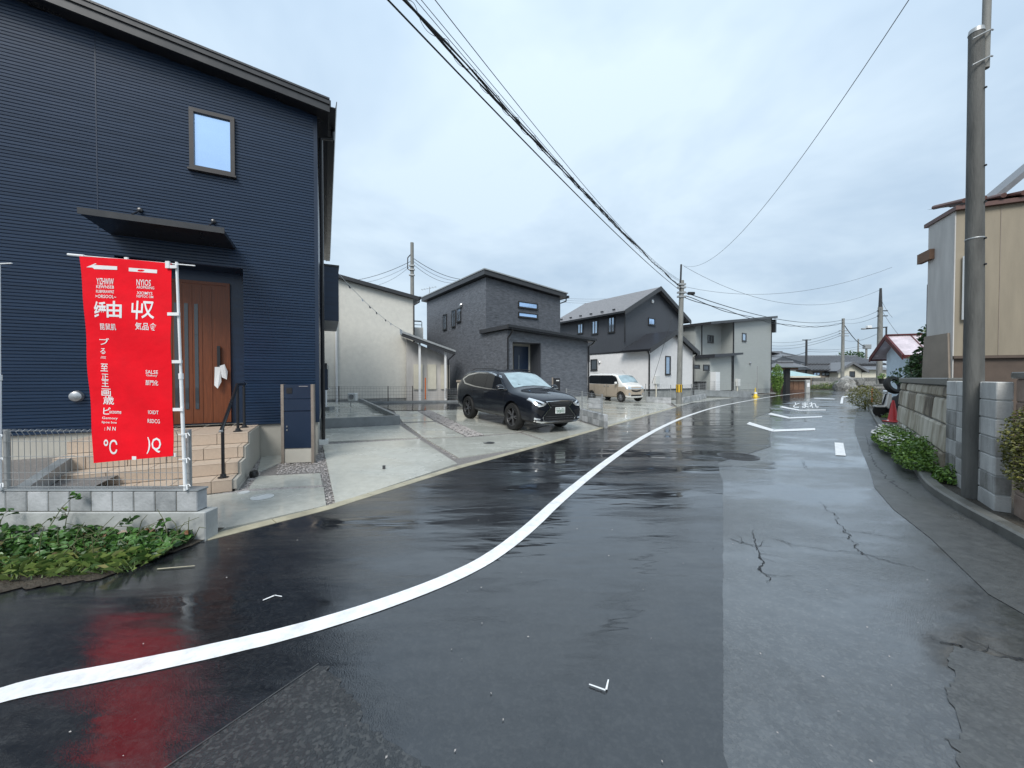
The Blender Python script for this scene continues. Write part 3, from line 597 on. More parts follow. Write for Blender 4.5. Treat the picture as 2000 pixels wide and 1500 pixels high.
g = MB(); g.prism([(ex + .0, ez + .17), (ex, ez + .05), (ex + .10, ez + .05), (ex + .12, ez + .18), (ex + .108, ez + .18), (ex + .09, ez + .065), (ex + .012, ez + .065), (ex + .012, ez + .17)], -.36, 9.5).build('gutter', M['black_metal'], nv)
downpipe(nv, [(ex + .06, .35, ez + .05), (ex + .06, .35, ez - .1), (.07, .35, ez - .15), (.07, .35, .30), (.07, .30, .27)], .035)
bars(nv, 'drain_shoe', [(.0, .16, .2, .42, .22, .30)], 'cover_white')
# projecting box on the side
by, _ = 3.9, 0; bx1, bz1 = nf.onY(661, 522, by); bz0 = nf.onY(661, 627, by)[1]
bars(nv, 'projecting_box', [(.003, bx1, by, by + 2.7, bz0, bz1)], 'navy_siding'); bars(nv, 'box_cap', [(.003, bx1 + .02, by - .02, by + 2.72, bz1 + .001, bz1 + .05)], 'black_metal')
pxw = nf.onY(634, 750, 5.5)
bars(nv, 'meter_box', [(.002, .18, 4.2, 4.5, 1.15, 1.75)], 'navy_plain')
# entrance steps: tiled porch
nx = lambda p, y: nf.onY(p, 800, y)[0]
sx1 = -.93; sx0 = sx1 - 1.95; tr = .32; rs = (HB - .04) / 4
stp = fthing(nf, 'entrance_steps', 'beige tiled entrance steps leading to the brown door', 'steps')
core = MB()
for i in range(4):
    yf = -1.0 - tr * i; top = HB - rs * i; core.box(sx0 + .015 * i - .0, sx1 - .02 - .012 * i, yf + .012, (-1.0 - tr * (i - 1) - .012) if i else rec - .06, .0, top - .012)
core.build('step_core', M['stucco_beige'], stp)
tw = .39
for i in range(4):
    yf = -1.0 - tr * i; top = HB - rs * i; yb = rec - .06 if i == 0 else -1.0 - tr * (i - 1); off = .1 * i; x = sx0 + .015 * i
    while x < sx1 - .02 - .01 * i:
        x2 = min(x + tw - (off if x < sx0 + .1 else 0), sx1 - .008 - .01 * i)
        MB().box(x + .003, x2 - .003, yf - .003, yf + .01, top - rs + .004, top - .006, bev=.003).build('riser_tile', M['tile_beige'], stp)
        y_ = yf
        while y_ < yb - .05:
            y3 = min(y_ + .32, yb); MB().box(x + .003, x2 - .003, y_ - (.006 if y_ == yf else -.003), y3 - .002, top - .012, top, bev=.003).build('tread_tile', M['tile_beige'], stp); y_ = y3
        x = x2
MB().box(sx1 - .02, sx1 + .012, -1.0 - tr * 3 + .04, .02, 0, .06).build('step_footing', M['stucco_beige'], stp)
for i in range(4): MB().box(sx1 - .012 - .01 * i, sx1 + .004, -1.0 - tr * i + .015, (-1.0 - tr * (i - 1) + .013) if i else .02, .07, HB - rs * i - .015).build('side_panel', M['stucco_beige'], stp)
# handrail
hr = fthing(nf, 'handrail', 'black tubular handrail at the right side of the tiled steps', 'handrail')
hxr = sx1 - .16; p0 = (hxr, -1.0 - tr * 3 + .14, HB - rs * 3); p1 = (hxr, -.86, HB); p2 = (hxr, -.35, HB)
tops = [(hxr, p0[1], p0[2] + .66), (hxr, p1[1], p1[2] + .72), (hxr, p2[1], p2[2] + .72)]
for p, q in zip((p0, p1, p2), tops):
    pp = MB().tube([p, q], .019, 10).lathe([(.06, 0), (.06, .012), (.035, .02), (.03, .05)], 16, p).build('post', M['black_metal'], hr, smooth=True)
MB().tube([(hxr, p0[1] - .08, p0[2] + .62), tops[0], tops[1], tops[2], (hxr, p2[1] + .1, p2[2] + .72)], .022, 10).build('rail', M['black_metal'], hr, smooth=True)
for q in ((hxr, p0[1] - .085, p0[2] + .618), (hxr, p2[1] + .105, p2[2] + .72)): MB().lathe([(.023, -.012), (.026, 0), (.02, .015)], 10, q).build('end_cap', M['galv'], hr, smooth=True)
# mailbox post
mp_ = GL(583, 903); mf = Frame(mp_.x, mp_.y, 10)
ml_ = thing('mailbox_post', 'navy mailbox and intercom post between two bronze uprights beside the steps', 'mailbox', mp_, R(10))
sc_ = mp_.y / F; hw = 27 * sc_; hh = 153 * sc_
for s in (-1, 1): bars(ml_, 'upright', [(s * hw - .022, s * hw + .022, -.03, .05, -.02, hh)], 'aluminium_bronze')
bars(ml_, 'intercom_panel', [(-hw + .023, hw - .023, -.02, .12, hh * .82, hh - .005)], 'navy_plain'); bars(ml_, 'intercom', [(-hw * .72, -hw * .35, -.028, -.021, hh * .885, hh * .955)], 'black_metal'); bars(ml_, 'name_plate', [(hw * .1, hw * .7, -.025, -.021, hh * .97, hh * .978)], 'steel')
bars(ml_, 'mail_slot', [(-hw + .023, hw - .023, -.024, .14, hh * .665, hh * .812)], 'navy_plain')
dd = bars(ml_, 'parcel_door', [(-hw + .024, hw - .024, -.022, .2, hh * .185, hh * .655)], 'navy_plain'); [bars(ml_, 'lock', [(-hw * .74, -hw * .66, -.034, -.023, hh * q, hh * (q + .02))], 'steel', dd) for q in (.455, .41)]
bars(ml_, 'base_panel', [(-hw + .023, hw - .023, -.012, .02, 0, hh * .178)], 'stucco_beige')
# raised concrete bed beside the house
bd = [GL(629, 834), GL(781, 826), GL(710, 788)]
bed = thing('concrete_bed', 'low grey concrete border around the bare bed beside the navy house', 'border')
def curbwall(pts, h, th, nm, m, par):
    for i in range(len(pts) - 1):
        a, b = Vector(pts[i]), Vector(pts[i + 1]); d = (b - a).normalized(); n = Vector((-d.y, d.x, 0)).normalized() * th
        vs = [a, b, b + n, a + n]; MB().add([v - Vector((0, 0, .05)) for v in vs] + [v + Vector((0, 0, h)) for v in vs], [(3, 2, 1, 0), (4, 5, 6, 7), (0, 1, 5, 4), (1, 2, 6, 5), (2, 3, 7, 6), (3, 0, 4, 7)]).build(nm, m, par)
curbwall([GL(626, 836), GL(779, 828)], .24, .12, 'border_wall', M['concrete_bed'], bed)
a_, b_ = GL(781, 827), GL(706, 788); curbwall([a_, b_], .235, .10, 'border_wall', M['concrete_bed'], bed)
sheet('bed_fill', [tuple(GL(a, b, .08)) for a, b in ((628, 822), (770, 818), (705, 786), (628, 786))], M['concrete_wet'], parent=bed)
# garden tap by the house
tp = GL(635, 803); tap = thing('garden_tap', 'white standing garden tap beside the corner of the navy house', 'tap', tp)
bars(tap, 'column', [(-.05, .05, -.05, .05, 0, .92)], 'white_plastic'); MB().tube([(.05, 0, .82), (.13, 0, .82), (.16, 0, .77)], .016, 8).build('spout', M['chrome'], tap, smooth=True); bars(tap, 'basin', [(-.2, .25, -.2, .2, -.02, .16)], 'concrete_bed')
# little dark marker in the slab
mk = GL(750, 916); MB().box(-.022, .022, -.012, .012, 0, .06, bev=.004).xf(Matrix.Translation(mk)).build('slab_marker', M['iron'], label='tiny dark stub standing up on the wet concrete slab', cat='marker')
mk = GL(496, 931); MB().lathe([(.05, -.02), (.06, .04), (.05, .085), (.02, .09)], 12, mk).build('spotlight', M['black_metal'], smooth=True, label='small black garden spotlight in the gravel beside the steps', cat='lamp')
# ================================================================ LOW WALL, FENCE AND BANNER (front left)
WY = 3.46; WX1 = G(380, 1060).x; bw = .196
lw = thing('low_block_wall', 'low grey block wall on a cast base behind the bramble', 'wall', (WX1, WY, 0))
MB().box(-4.5, .075, -.008, .15, -.05, .268, bev=.008).build('cast_base', M['concrete_cast'], lw)
bme = MB().box(.004, bw - .004, 0, .12, .004, .186, bev=.006).build('block', M['block_grey'], lw); bme.location = (-bw, 0, .269)
for i in range(1, 16): inst('block', bme.data, lw, Matrix.Translation((-bw * (i + 1), 0, .269)))
bars(lw, 'mortar', [(-bw * 16, -.006, .006, .114, .262, .448)], 'kerb_dark')
MB().box(-bw * 16, .01, -.004, .124, .456, .474, bev=.006).build('coping', M['concrete_bed'], lw)
WT = .474
fn_ = thing('mesh_fence', 'galvanized wire mesh fence on top of the low block wall', 'fence', (WX1, WY + .06, WT))
fx = [G(367, 955, WT).x - WX1, G(11, 960, WT).x - WX1 - .0]
fx = [(367 - 1000) / F * (WY + .06) - WX1, (11 - 1000) / F * (WY + .06) - WX1]
for x in fx: MB().tube([(x, 0, 0), (x, 0, .545)], .022, 10).build('post', M['galv'], fn_, smooth=True)
wm = MB(); x = fx[0] + .03
zz = [.02, .085, .15, .30, .44, .535]
while x > fx[1] - .9: wm.tube([(x, -.028, .0), (x, -.028, .50), (x, -.045, .53), (x, -.02, .55), (x, .0, .545)], .0024, 5); x -= .0545
for z in zz: wm.tube([(fx[0] + .04, -.031 if z < .5 else -.02, z), (fx[1] - .9, -.031 if z < .5 else -.02, z)], .0026, 5)
wm.build('wire_panel', M['galv'], fn_, smooth=True)
# banner
def banner_pole(name, label, x0, x1, ztop, ybase, cross=None):
    t = thing(name, label, 'banner pole' if cross is None else 'banner', (x0, ybase, WT)); MB().tube([(0, 0, -.0), ((x1 - x0) * .5, 0, (ztop - WT) * .5)], .0145, 10).build('pole', M['white_plastic'], t, smooth=True)
    MB().tube([((x1 - x0) * .5, 0, (ztop - WT) * .5), (x1 - x0, 0, ztop - WT)], .011, 10).build('upper_pole', M['white_plastic'], t, smooth=True)
    MB().tube([((x1 - x0) * .49, 0, (ztop - WT) * .49), ((x1 - x0) * .515, 0, (ztop - WT) * .515)], .019, 10).build('collar', M['white_plastic'], t, smooth=True); return t
BY = WY - .02
PB = lambda px, py: D(px, py, BY)
b0, b1 = PB(362, 957), PB(345, 512)
ban = banner_pole('red_banner', 'tall red banner with white lettering on a white pole at the fence', b0.x, b1.x, b1.z, BY, 1)
BO = Vector((b0.x, BY, WT))
wave = lambda x, z: -.028 + .012 * math.sin(x * 7 + z * 1.5) + .008 * math.sin(z * 4.2 + x * 3) + .004 * math.sin(z * 11 + x * 5)
tl, tr_, br, bl = (160, 502), (337, 515), (345, 889), (190, 903)
mb = MB(); nu, nvv = 24, 60
for side in (0, 1):
    base = len(mb.v)
    for j in range(nvv + 1):
        for i in range(nu + 1):
            s, t = i / nu, j / nvv; px = (tl[0] * (1 - s) + tr_[0] * s) * (1 - t) + (bl[0] * (1 - s) + br[0] * s) * t; py = (tl[1] * (1 - s) + tr_[1] * s) * (1 - t) + (bl[1] * (1 - s) + br[1] * s) * t
            px += 3 * math.sin(t * 9) * (1 - s) * .7; p = PB(px, py); mb.v.append(Vector((p.x - BO.x, wave(p.x, p.z) + side * .0025, p.z - BO.z)))
    for j in range(nvv):
        for i in range(nu): a = base + j * (nu + 1) + i; mb.f.append((a, a + 1, a + nu + 2, a + nu + 1))
cl = mb.build('cloth', M['red_cloth'], ban, smooth='all')
za = lambda x, y: (x / 3.3333 + 120, y / 3.3333 + 470)
def bt(body, x0, y0, x1, y1, nm='lettering', shear=.045):
    v, f = text_mesh(body, .022 if (isinstance(body, str) and body in '缍由屮又') else .009) if isinstance(body, str) else body
    vs = []
    for a, b in v:
        p = PB(*za(x0 + (x1 - x0) * a, y0 + (y1 - y0) * (1 - b) + shear * (x1 - x0) * a)); vs.append((p.x - BO.x, wave(p.x, p.z) - .0025, p.z - BO.z))
    if vs: MB().add(vs, f).build(nm, M['white_cloth'], cl)
bt(([(0, .55), (.30, 1), (.34, .93), (.24, .82), (1, .78), (1, .42), (.26, .40), (.2, .55)], [(0, 1, 2, 3, 6, 7), (3, 4, 5, 6)]), 180, 150, 395, 212, 'arrow', .06)
bt(([(0, 0), (1, 0), (1, 1), (0, 1)], [(0, 1, 2, 3)]), 470, 185, 640, 208, 'title_bar', .06)
for b, q in (('Y/ZHWIW', (250, 248, 370, 290)), ('KEWNSEB', (250, 294, 372, 314)), ('RUBFERAWKE', (250, 325, 372, 344)), ('>ORSOOL~', (245, 355, 388, 377)), ('NYIOS', (518, 258, 605, 298)), ('AROPRISING', (518, 300, 625, 318)), ('XIOMYS', (520, 336, 615, 356)), ('NEPTOC OM', (520, 360, 620, 376)),
             ('缍', (235, 398, 320, 505)), ('由', (322, 396, 428, 505)), ('屮', (492, 396, 562, 516)), ('又', (556, 398, 632, 512)), ('昆鼠肌', (268, 540, 384, 582)), ('気品食', (518, 536, 650, 585)),
             ('ブ', (256, 634, 326, 678)), ('る', (262, 700, 296, 738)), ('ミ', (262, 752, 302, 768)), ('至', (266, 800, 314, 850)), ('正', (272, 866, 318, 905)), ('王', (272, 908, 318, 950)), ('画', (270, 962, 330, 1010)), ('歳', (280, 1010, 350, 1065)), ('ピ', (284, 1084, 328, 1130)), ('ucoome', (322, 1106, 398, 1124)), ('Gemory', (280, 1144, 376, 1164)), ('lipoe boe', (282, 1172, 372, 1190)), (': N N', (300, 1208, 368, 1232)),
             ('SALSE', (574, 842, 654, 866)), ('Gakoy', (578, 870, 650, 886)), ('部門化', (574, 906, 656, 940)), ('IOIDT', (586, 1102, 656, 1126)), ('RSDCG', (580, 1158, 662, 1184)), ('℃', (300, 1290, 384, 1384)), (')Q', (580, 1276, 672, 1382))):
    bt(b, *q)
MB().tube([PB(133, 497) - BO, PB(165, 500) - BO], .011, 8).tube([PB(165, 500) - BO, PB(381, 519) - BO], .005, 8).build('cross_rod', M['white_plastic'], ban, smooth=True)
for q in ((432, 115, 455, 160), (697, 140, 722, 185)): 
    a, b = PB(*za(q[0], q[1])), PB(*za(q[2], q[3])); MB().box(a.x - BO.x, b.x - BO.x, -.034, -.02, b.z - BO.z, a.z - BO.z).build('hanging_loop', M['white_cloth'], ban)
for yq, xa, xb in ((480, 708, 783), (788, 724, 797), (1097, 733, 808), (174, 715, 768)):
    a, b = PB(*za(xa, yq - 9)), PB(*za(xb, yq + 11)); MB().box(a.x - BO.x, b.x - BO.x, -.03, -.014, b.z - BO.z, a.z - BO.z).build('pole_loop', M['white_cloth'], ban)
for q in ((480, 1400, 508, 1422), (728, 1380, 762, 1402)):
    a, b = PB(*za(q[0], q[1])), PB(*za(q[2], q[3])); MB().box(a.x - BO.x, b.x - BO.x, -.03, -.022, b.z - BO.z, a.z - BO.z).build('hem_tab', M['white_cloth'], ban)
def ties(t, x, zs):
    r_ = random.Random(int(x * 100))
    for z in zs: MB().tube([(x - .03, -.03, z), (x + .03, -.035, z + .004), (x + .05, -.02, z + .012), (x + .09, -.05, z + r_.uniform(-.02, .005))], .004, 6).tube([(x + .04, -.03, z + .004), (x + .06, -.05, z - .03)], .004, 6).build('cable_tie', M['white_plastic'], t, smooth=True)
ties(ban, .0, (.05, .29, .545 + .03 - .06))
c0, c1 = PB(-1, 960), PB(2, 515)
b2 = banner_pole('banner_pole', 'second white banner pole at the left edge of the fence', c0.x, c1.x - .02, 2.52, BY)
MB().tube([(c1.x - c0.x - .3, 0, 2.52 - WT), (PB(23, 516).x - c0.x, 0, 2.535 - WT)], .006, 8).build('cross_rod', M['white_plastic'], b2, smooth=True); ties(b2, .01, (.06, .29, .5))
# planting bed inside the fence (kerb + gravel)
ib = thing('inner_border', 'grey concrete border behind the mesh fence beside the tiled steps', 'border')
curbwall([D(60, 968, 3.75), D(146, 905, 4.75)], .10, .1, 'border_wall', M['concrete_bed'], ib)
sheet('inner_bed', [(-9, 3.6, .30), (-4.4, 3.75, .30), (-4.95, 4.9, .32), (-5.6, 5.8, .34), (-9, 5, .34)], M['gravel'])
# bramble
rb = random.Random(11)
def bpos(r):
    u = r.random() ** .9; x = -4.75 + u * 1.85; hmax = .10 * (1 - u * .5) + .07 * noise.noise(Vector((x * 3, 1, 0))) + .04
    yf = 2.72 + u * .32; y = r.uniform(yf, 3.43); k = (y - yf) / (3.43 - yf)
    return (x, y, .03 + max(.02, hmax) * (.25 + .75 * k) * r.uniform(.15, 1.05))
br_ = thing('bramble', 'green bramble thicket growing at the foot of the low wall', 'shrub', (-3.8, 3.1, .02))
sub = Matrix.Translation((3.8, -3.1, -.02))
leaves(2600, bpos, .062, .5, .7, seed=1).xf(sub).build('foliage', M['leaf_bramble'], br_)
stm = MB(); spr = MB(); lf2 = []
for k in range(46):
    p = Vector(bpos(rb)); p.z = .03; q = p + Vector((rb.uniform(-.25, .35), rb.uniform(-.15, .1), rb.uniform(.08, .3))); q.y = min(q.y, 3.42); m_ = (p + q) / 2 + Vector((0, 0, .06)); stm.tube([p, m_, q], [.004, .003, .002], 5)
for s0, s1 in (((-4.05, 3.3, .2), (-3.93, 3.38, .44)), ((-4.2, 3.3, .15), (-4.02, 3.36, .27)), ((-3.55, 3.32, .14), (-3.42, 3.38, .25)), ((-3.3, 3.3, .12), (-3.12, 3.38, .2)), ((-4.7, 3.3, .15), (-4.52, 3.38, .3))):
    a, b = Vector(s0), Vector(s1); stm.tube([a, (a + b) / 2 + Vector((0, 0, .03)), b], [.004, .003, .002], 5); lf2 += [b + Vector((rb.uniform(-.05, .05), rb.uniform(-.03, .02), rb.uniform(-.03, .04))) for _ in range(7)] + [a + (b - a) * rb.uniform(.3, 1) + Vector((rb.uniform(-.04, .04), 0, rb.uniform(-.02, .03))) for _ in range(5)]
it_ = iter(lf2); leaves(len(lf2), lambda r: next(it_), .055, .3, .7, seed=5).xf(sub).build('sprays', M['leaf_bramble'], br_)
stm.xf(sub).build('stems', M['stem'], br_)
gs = MB()
for k in range(900):
    u = rb.random(); x = -5.0 + u * 2.1; y = 2.50 + u * .36 + rb.uniform(0, .3); a = rb.uniform(0, 6.3); l = rb.uniform(.05, .16); d = Vector((math.cos(a), math.sin(a), 0)); p = Vector((x, y, .02)); n_ = Vector((-d.y, d.x, 0)) * .004
    gs.add([p - n_, p + n_, p + d * l * .6 + n_ * .7 + Vector((0, 0, l * .55)), p + d * l + Vector((0, 0, l * .5))], [(0, 1, 2, 3)])
gs.build('dry_grass', M['leaf_grass'], kind='stuff', label='pale dry grass tufts at the edge of the asphalt under the bramble', cat='grass')
# ================================================================ CREAM HOUSE
cf = Frame(-5.2, 20, 26.25)
ch = fthing(cf, 'cream_house', 'cream stucco house with dark sloping eave right behind the navy house', 'house')
tL, tR = cf.onY(661, 535, -.25), cf.onY(818, 579, -.25); s2 = (tR[1] - tL[1]) / (tR[0] - tL[0]); cz = lambda x: tR[1] + s2 * (x - tR[0])
CB = .45
MB().prism([(-7, CB), (0, CB), (0, cz(0) - .15), (-7, cz(-7) - .15)], 0, 7).build('wall', M['cream_stucco'], ch)
MB().prism([(-6.98, .1), (-.02, .1), (-.02, CB), (-6.98, CB)], .02, 6.98).build('foundation', M['concrete_cast'], ch)
MB().prism([(-7.3, cz(-7.3) - .17), (tR[0], cz(tR[0]) - .17), (tR[0], cz(tR[0])), (-7.3, cz(-7.3))], -.25, 7.3).build('roof', M['fascia_dark'], ch)
MB().prism([(tR[0] + .002, tR[1] - .12), (tR[0] + .13, tR[1] - .12), (tR[0] + .13, tR[1]), (tR[0] + .002, tR[1])], -.28, 7.2).build('gutter', M['black_metal'], ch)
downpipe(ch, [(tR[0] + .06, -.08, tR[1] - .12), (tR[0] + .06, -.08, tR[1] - .25), (.02, -.06, tR[1] - .45), (.02, -.06, CB - .1)], .04)
wx = cf.onY(657, 700, 0)[0]; downpipe(ch, [(wx, -.06, cz(wx) - .3), (wx, -.06, .2)], .055, 'white_plastic')
wx = cf.onY(634, 720, 0)[0]; bars(ch, 'shutter_box', [(wx - .3, wx + .1, -.08, 0, 1.2, 2.2)], 'black_metal')
# fence in front of it
def mesh_fence(name, label, pts, h, z0, m='frame_brown', step=.12, spacing=2.0, posts=True, group=None, thin=.004):
    a = Vector(pts[0]); t = thing(name, label, 'fence', a, 0, group); W = MB()
    for i in range(len(pts) - 1):
        p, q = Vector(pts[i]) - a, Vector(pts[i + 1]) - a; L = (q - p).length; n = max(1, round(L / spacing))
        for j in range(n + 1):
            if j == 0 and i > 0: continue
            c = p + (q - p) * (j / n); MB().tube([c, c + Vector((0, 0, h))], .022, 8).build('post', M[m], t, smooth=True)
        k = int(L / step)
        for j in range(k + 1): c = p + (q - p) * (j / k); W.tube([c + Vector((0, -.02, .02)), c + Vector((0, -.02, h - .02))], thin * .6, 4, False)
        for z in [.04, .15] + [.15 + (h - .25) * s for s in (.33, .66, 1)] + [h - .03]: W.tube([p + Vector((0, -.025, z)), q + Vector((0, -.025, z))], thin, 4, False)
    W.build('wire_panel', M[m], t); return t
pa, pb_ = GL(632, 790), GL(807, 783)
mesh_fence('mesh_fence', 'brown wire fence in front of the cream house', [D(625, 786, 17), D(662, 785, 17.2), D(758, 784, 17.8), D(806, 783, 18.2)], .72, 0, 'frame_brown')
lb = thing('fence_footing', 'dark low concrete footing under the fence of the cream house', 'footing'); curbwall([D(618, 792, 16.8), D(806, 788, 18.1), D(905, 787, 18.7)], .13, .12, 'footing_wall', M['concrete_bed'], lb)
# meter and pipe
g_ = GL(690, 790); gm = thing('gas_meter', 'small white gas meter on a stub by the concrete border', 'meter', D(689, 789, 14.6)); MB().box(-.16, .16, -.1, .1, .12, .42, bev=.02).build('meter_body', M['cover_white'], gm); MB().lathe([(.09, 0), (.09, .03)], 14, m=Matrix.Translation((0, -.1, .28)) @ Matrix.Rotation(R(90), 4, 'X')).build('dial', M['steel'], gm); MB().tube([(-.08, 0, -.1), (-.08, 0, .12)], .02, 8).build('pipe', M['galv'], gm)
# bunting string from the navy house
A, B = nf.w(bx1, by + .1, bz1 - .15), D(803, 652, 19.0)
bn = thing('bunting', 'thin string of small pennants hanging from the navy house', 'bunting', A)
cat = [(A + (B - A) * t) - Vector((0, 0, 1.1 * t * (1 - t))) - A for t in [i / 24 for i in range(25)]]
MB().tube(cat, .008, 5).build('string', M['white_plastic'], bn)
for i, (t, m) in enumerate(((.12, 'navy_plain'), (.22, 'white_cloth'), (.32, 'navy_plain'), (.40, 'navy_plain'), (.5, 'navy_plain'), (.6, 'white_cloth'), (.78, 'white_cloth'))):
    p = cat[int(t * 24)]; q = cat[int(t * 24) + 1]; s = .16 if i < 6 else .45
    e = (q - p).normalized() * s; MB().add([p, p + e, p + e * .85 + Vector((0, .005, -s * .45)), p + e * .15 + Vector((0, .005, -s * .45)), p + Vector((0, .01, 0)), p + e + Vector((0, .01, 0)), p + e * .85 + Vector((0, .012, -s * .45)), p + e * .15 + Vector((0, .012, -s * .45))], [(0, 1, 2, 3), (7, 6, 5, 4), (0, 4, 5, 1), (2, 6, 7, 3)]).build('pennant', M[m], bn)
# ================================================================ OLD HOUSE WITH LEAN-TO between cream and grey
of = Frame(*D(787, 720, 19.2).xy, 20)
oh = fthing(of, 'lean_to_house', 'old pale house with a low metal lean-to roof between the cream and grey houses', 'house')
q0, q1 = of.onY(784, 646, -.6), of.onY(890, 684, -.6)
MB().prism([(q0[0], q0[1]), (q1[0], q1[1]), (q1[0], q1[1] - .10), (q0[0], q0[1] - .10)], -.6, .45).build('roof', M['galv'], oh)
MB().prism([(q0[0], q0[1] - .1), (q1[0], q1[1] - .1), (q1[0], q1[1] - .26), (q0[0], q0[1] - .26)], -.56, -.5).build('barge_board', M['fascia_dark'], oh)
MB().prism([(q0[0] + .3, .0), (q1[0] - .3, .0), (q1[0] - .3, q1[1] - .3), (q0[0] + .3, q0[1] - .3)], .2, .44).build('wall', M['tan_side'], oh)
for i in range(2): 
    xx = q0[0] + .9 + i * 1.3; bars(oh, 'post', [(xx - .05, xx + .05, -.35, -.2, .0, q0[1] + (q1[1] - q0[1]) * ((xx - q0[0]) / (q1[0] - q0[0])) - .2)], 'white_plastic')
for i in range(3): xx = q0[0] + .65 + i * .7; bars(oh, 'shutter', [(xx, xx + .45, .13, .199, .9, 2.2)], 'cream_wall')
downpipe(oh, [(q1[0] - .05, -.55, q1[1] - .2), (q1[0] - .35, -.4, q1[1] - .5), (q1[0] - .35, -.4, .1)], .04)
MB().prism([(q0[0] - 1.5, 3.9), (q0[0] + 1.6, 3.9), (q0[0] + 1.6, 4.6), (q0[0] - 1.5, 4.6)], 4, 8).build('upper_wall', M['cover_white'], oh)
bars(oh, 'railing', [(q0[0] - 1.5, q0[0] + 1.5, 4, 4.05, 4.95, 5.02), (q0[0] - 1.5, q0[0] + 1.5, 4, 4.05, 4.75, 4.78)] + [(q0[0] - 1.5 + .5 * i, q0[0] - 1.46 + .5 * i, 4, 4.05, 4.6, 4.95) for i in range(7)], 'black_metal')
# storage boxes and white unit at its side
st_ = thing('storage_unit', 'beige storage box standing behind the dark sport utility car', 'box', D(905, 752, 18.6)); MB().box(-.3, .75, 0, .5, -.5, .12, bev=.02).build('body', M['cream_wall'], st_); MB().box(-.35, .8, -.05, .55, .122, .24, bev=.02).build('lid', M['brown_grey'], st_)
wb = thing('white_shed', 'plain white shed panel right of the cream house', 'shed', D(748 + 20, 770, 22)); MB().box(-.9, .6, 0, 1.5, -.4, 2.0, bev=.02).build('body', M['cover_white'], wb); MB().box(-1.0, .7, -.1, 1.6, 2.002, 2.1).build('roof', M['galv'], wb)
cone_ = D(831, 780, 17.5); MB().tube([(0, 0, 0), (0, 0, 1.0)], .03, 8).xf(Matrix.Translation(cone_)).build('marker_post', M['orange_plastic'], label='slim orange marker post beside the rear lane', cat='post')
mesh_fence('mesh_fence', 'grey wire fence along the rear lane behind the dark car', [D(806, 778, 18.4), D(1000, 779, 18.6)], .5, 0, 'galv', spacing=1.4)
# ================================================================ GREY TILE HOUSE
gf = Frame(-.23, 17.04, 35)
gh = fthing(gf, 'grey_house', 'dark grey two storey house with textured cladding and low front porch', 'house')
U0 = 1.82; UW = 4.85; RY = 9.2
zc0 = gf.onY(949, 541, U0)[1]; zc1 = gf.onY(1094, 582, U0)[1]; sg = (zc1 - zc0) / UW
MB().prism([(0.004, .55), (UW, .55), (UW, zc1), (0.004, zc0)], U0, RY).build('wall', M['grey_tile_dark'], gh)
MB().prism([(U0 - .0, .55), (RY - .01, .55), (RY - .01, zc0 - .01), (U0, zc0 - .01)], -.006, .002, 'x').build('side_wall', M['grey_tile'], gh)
lz = gf.onY(1150, 660, -.3)[1] - .16
LW = gf.onY(1148, 700, 0)[0]
xo0, xo1 = gf.onY(1001, 700, 0)[0], gf.onY(1057, 700, 0)[0]; zo = gf.onY(1030, 669, 0)[1]
MB().prism([(0, .55), (xo0, .55), (xo0, zo), (xo1, zo), (xo1, .55), (LW, .55), (LW, lz), (0, lz + .25)], 0.0, 2.4).build('porch_wall', M['grey_tile'], gh)
bars(gh, 'recess_back', [(xo0, xo1, .8, .84, .3, zo)], 'stucco_beige'); bars(gh, 'recess_side', [(xo1 - .05, xo1 - .003, .002, .8, .3, zo)], 'black_siding')
gd0, gd1 = gf.onY(1003, 700, .78)[0], gf.onY(1031, 700, .78)[0]
gdr = bars(gh, 'door', [(gd0, gd1, .74, .78, .62, gf.onY(1003, 676, .78)[1])], 'navy_plain'); bars(gh, 'handle', [(gd1 - .12, gd1 - .08, .68, .73, 1.3, 1.75)], 'steel', gdr); bars(gh, 'glass_slit', [(gd0 + .25, gd0 + .31, .73, .739, .9, 2.6)], 'glass_dark', gdr)
bars(gh, 'porch_step', [(xo0, xo1 + .1, -.5, .74, .2, .58)], 'stucco_beige')
MB().prism([(0.02, .1), (LW - .02, .1), (LW - .02, .55), (0.02, .55)], .02, RY - .02).build('foundation', M['concrete_cast'], gh)
MB().prism([(-.15, lz + .46), (LW + .2, lz + .16), (LW + .2, lz - .02), (-.15, lz + .28)], -.35, 2.2).build('porch_roof', M['roof_dark'], gh)
MB().prism([(-.2, lz + .45), (LW + .24, lz + .14), (LW + .24, lz + .02), (-.2, lz + .33)], -.42, -.355).build('gutter', M['black_metal'], gh)
downpipe(gh, [(.05, -.38, lz + .25), (.05, -.3, lz + .1), (.03, -.05, lz - .1), (.03, -.05, .4)], .04); downpipe(gh, [(LW + .1, -.38, lz), (LW + .1, -.3, lz - .1), (LW + .02, -.05, lz - .25), (LW + .02, -.05, .4)], .04)
rr = lambda x: zc0 + sg * x
MB().prism([(-.25, rr(-.25) + .02), (UW + .25, rr(UW + .25) + .02), (UW + .25, rr(UW + .25) + .24), (-.25, rr(-.25) + .24)], U0 - .28, RY + .3).build('roof', M['fascia_dark'], gh)
MB().prism([(-.28, rr(-.25) + .241), (UW + .3, rr(UW + .3) + .241), (UW + .3, rr(UW + .3) + .30), (-.28, rr(-.25) + .30)], U0 - .33, RY + .33).build('roof_cover', M['galv'], gh)
bars(gh, 'gutter', [(UW + .3, UW + .42, U0 - .3, RY, zc1 + .0, zc1 + .12)], 'black_metal')
downpipe(gh, [(UW + .36, U0 - .1, zc1), (UW + .36, U0 - .1, zc1 - .15), (UW + .05, U0 + .1, zc1 - .3), (UW + .05, U0 + .1, lz + .3)], .04)
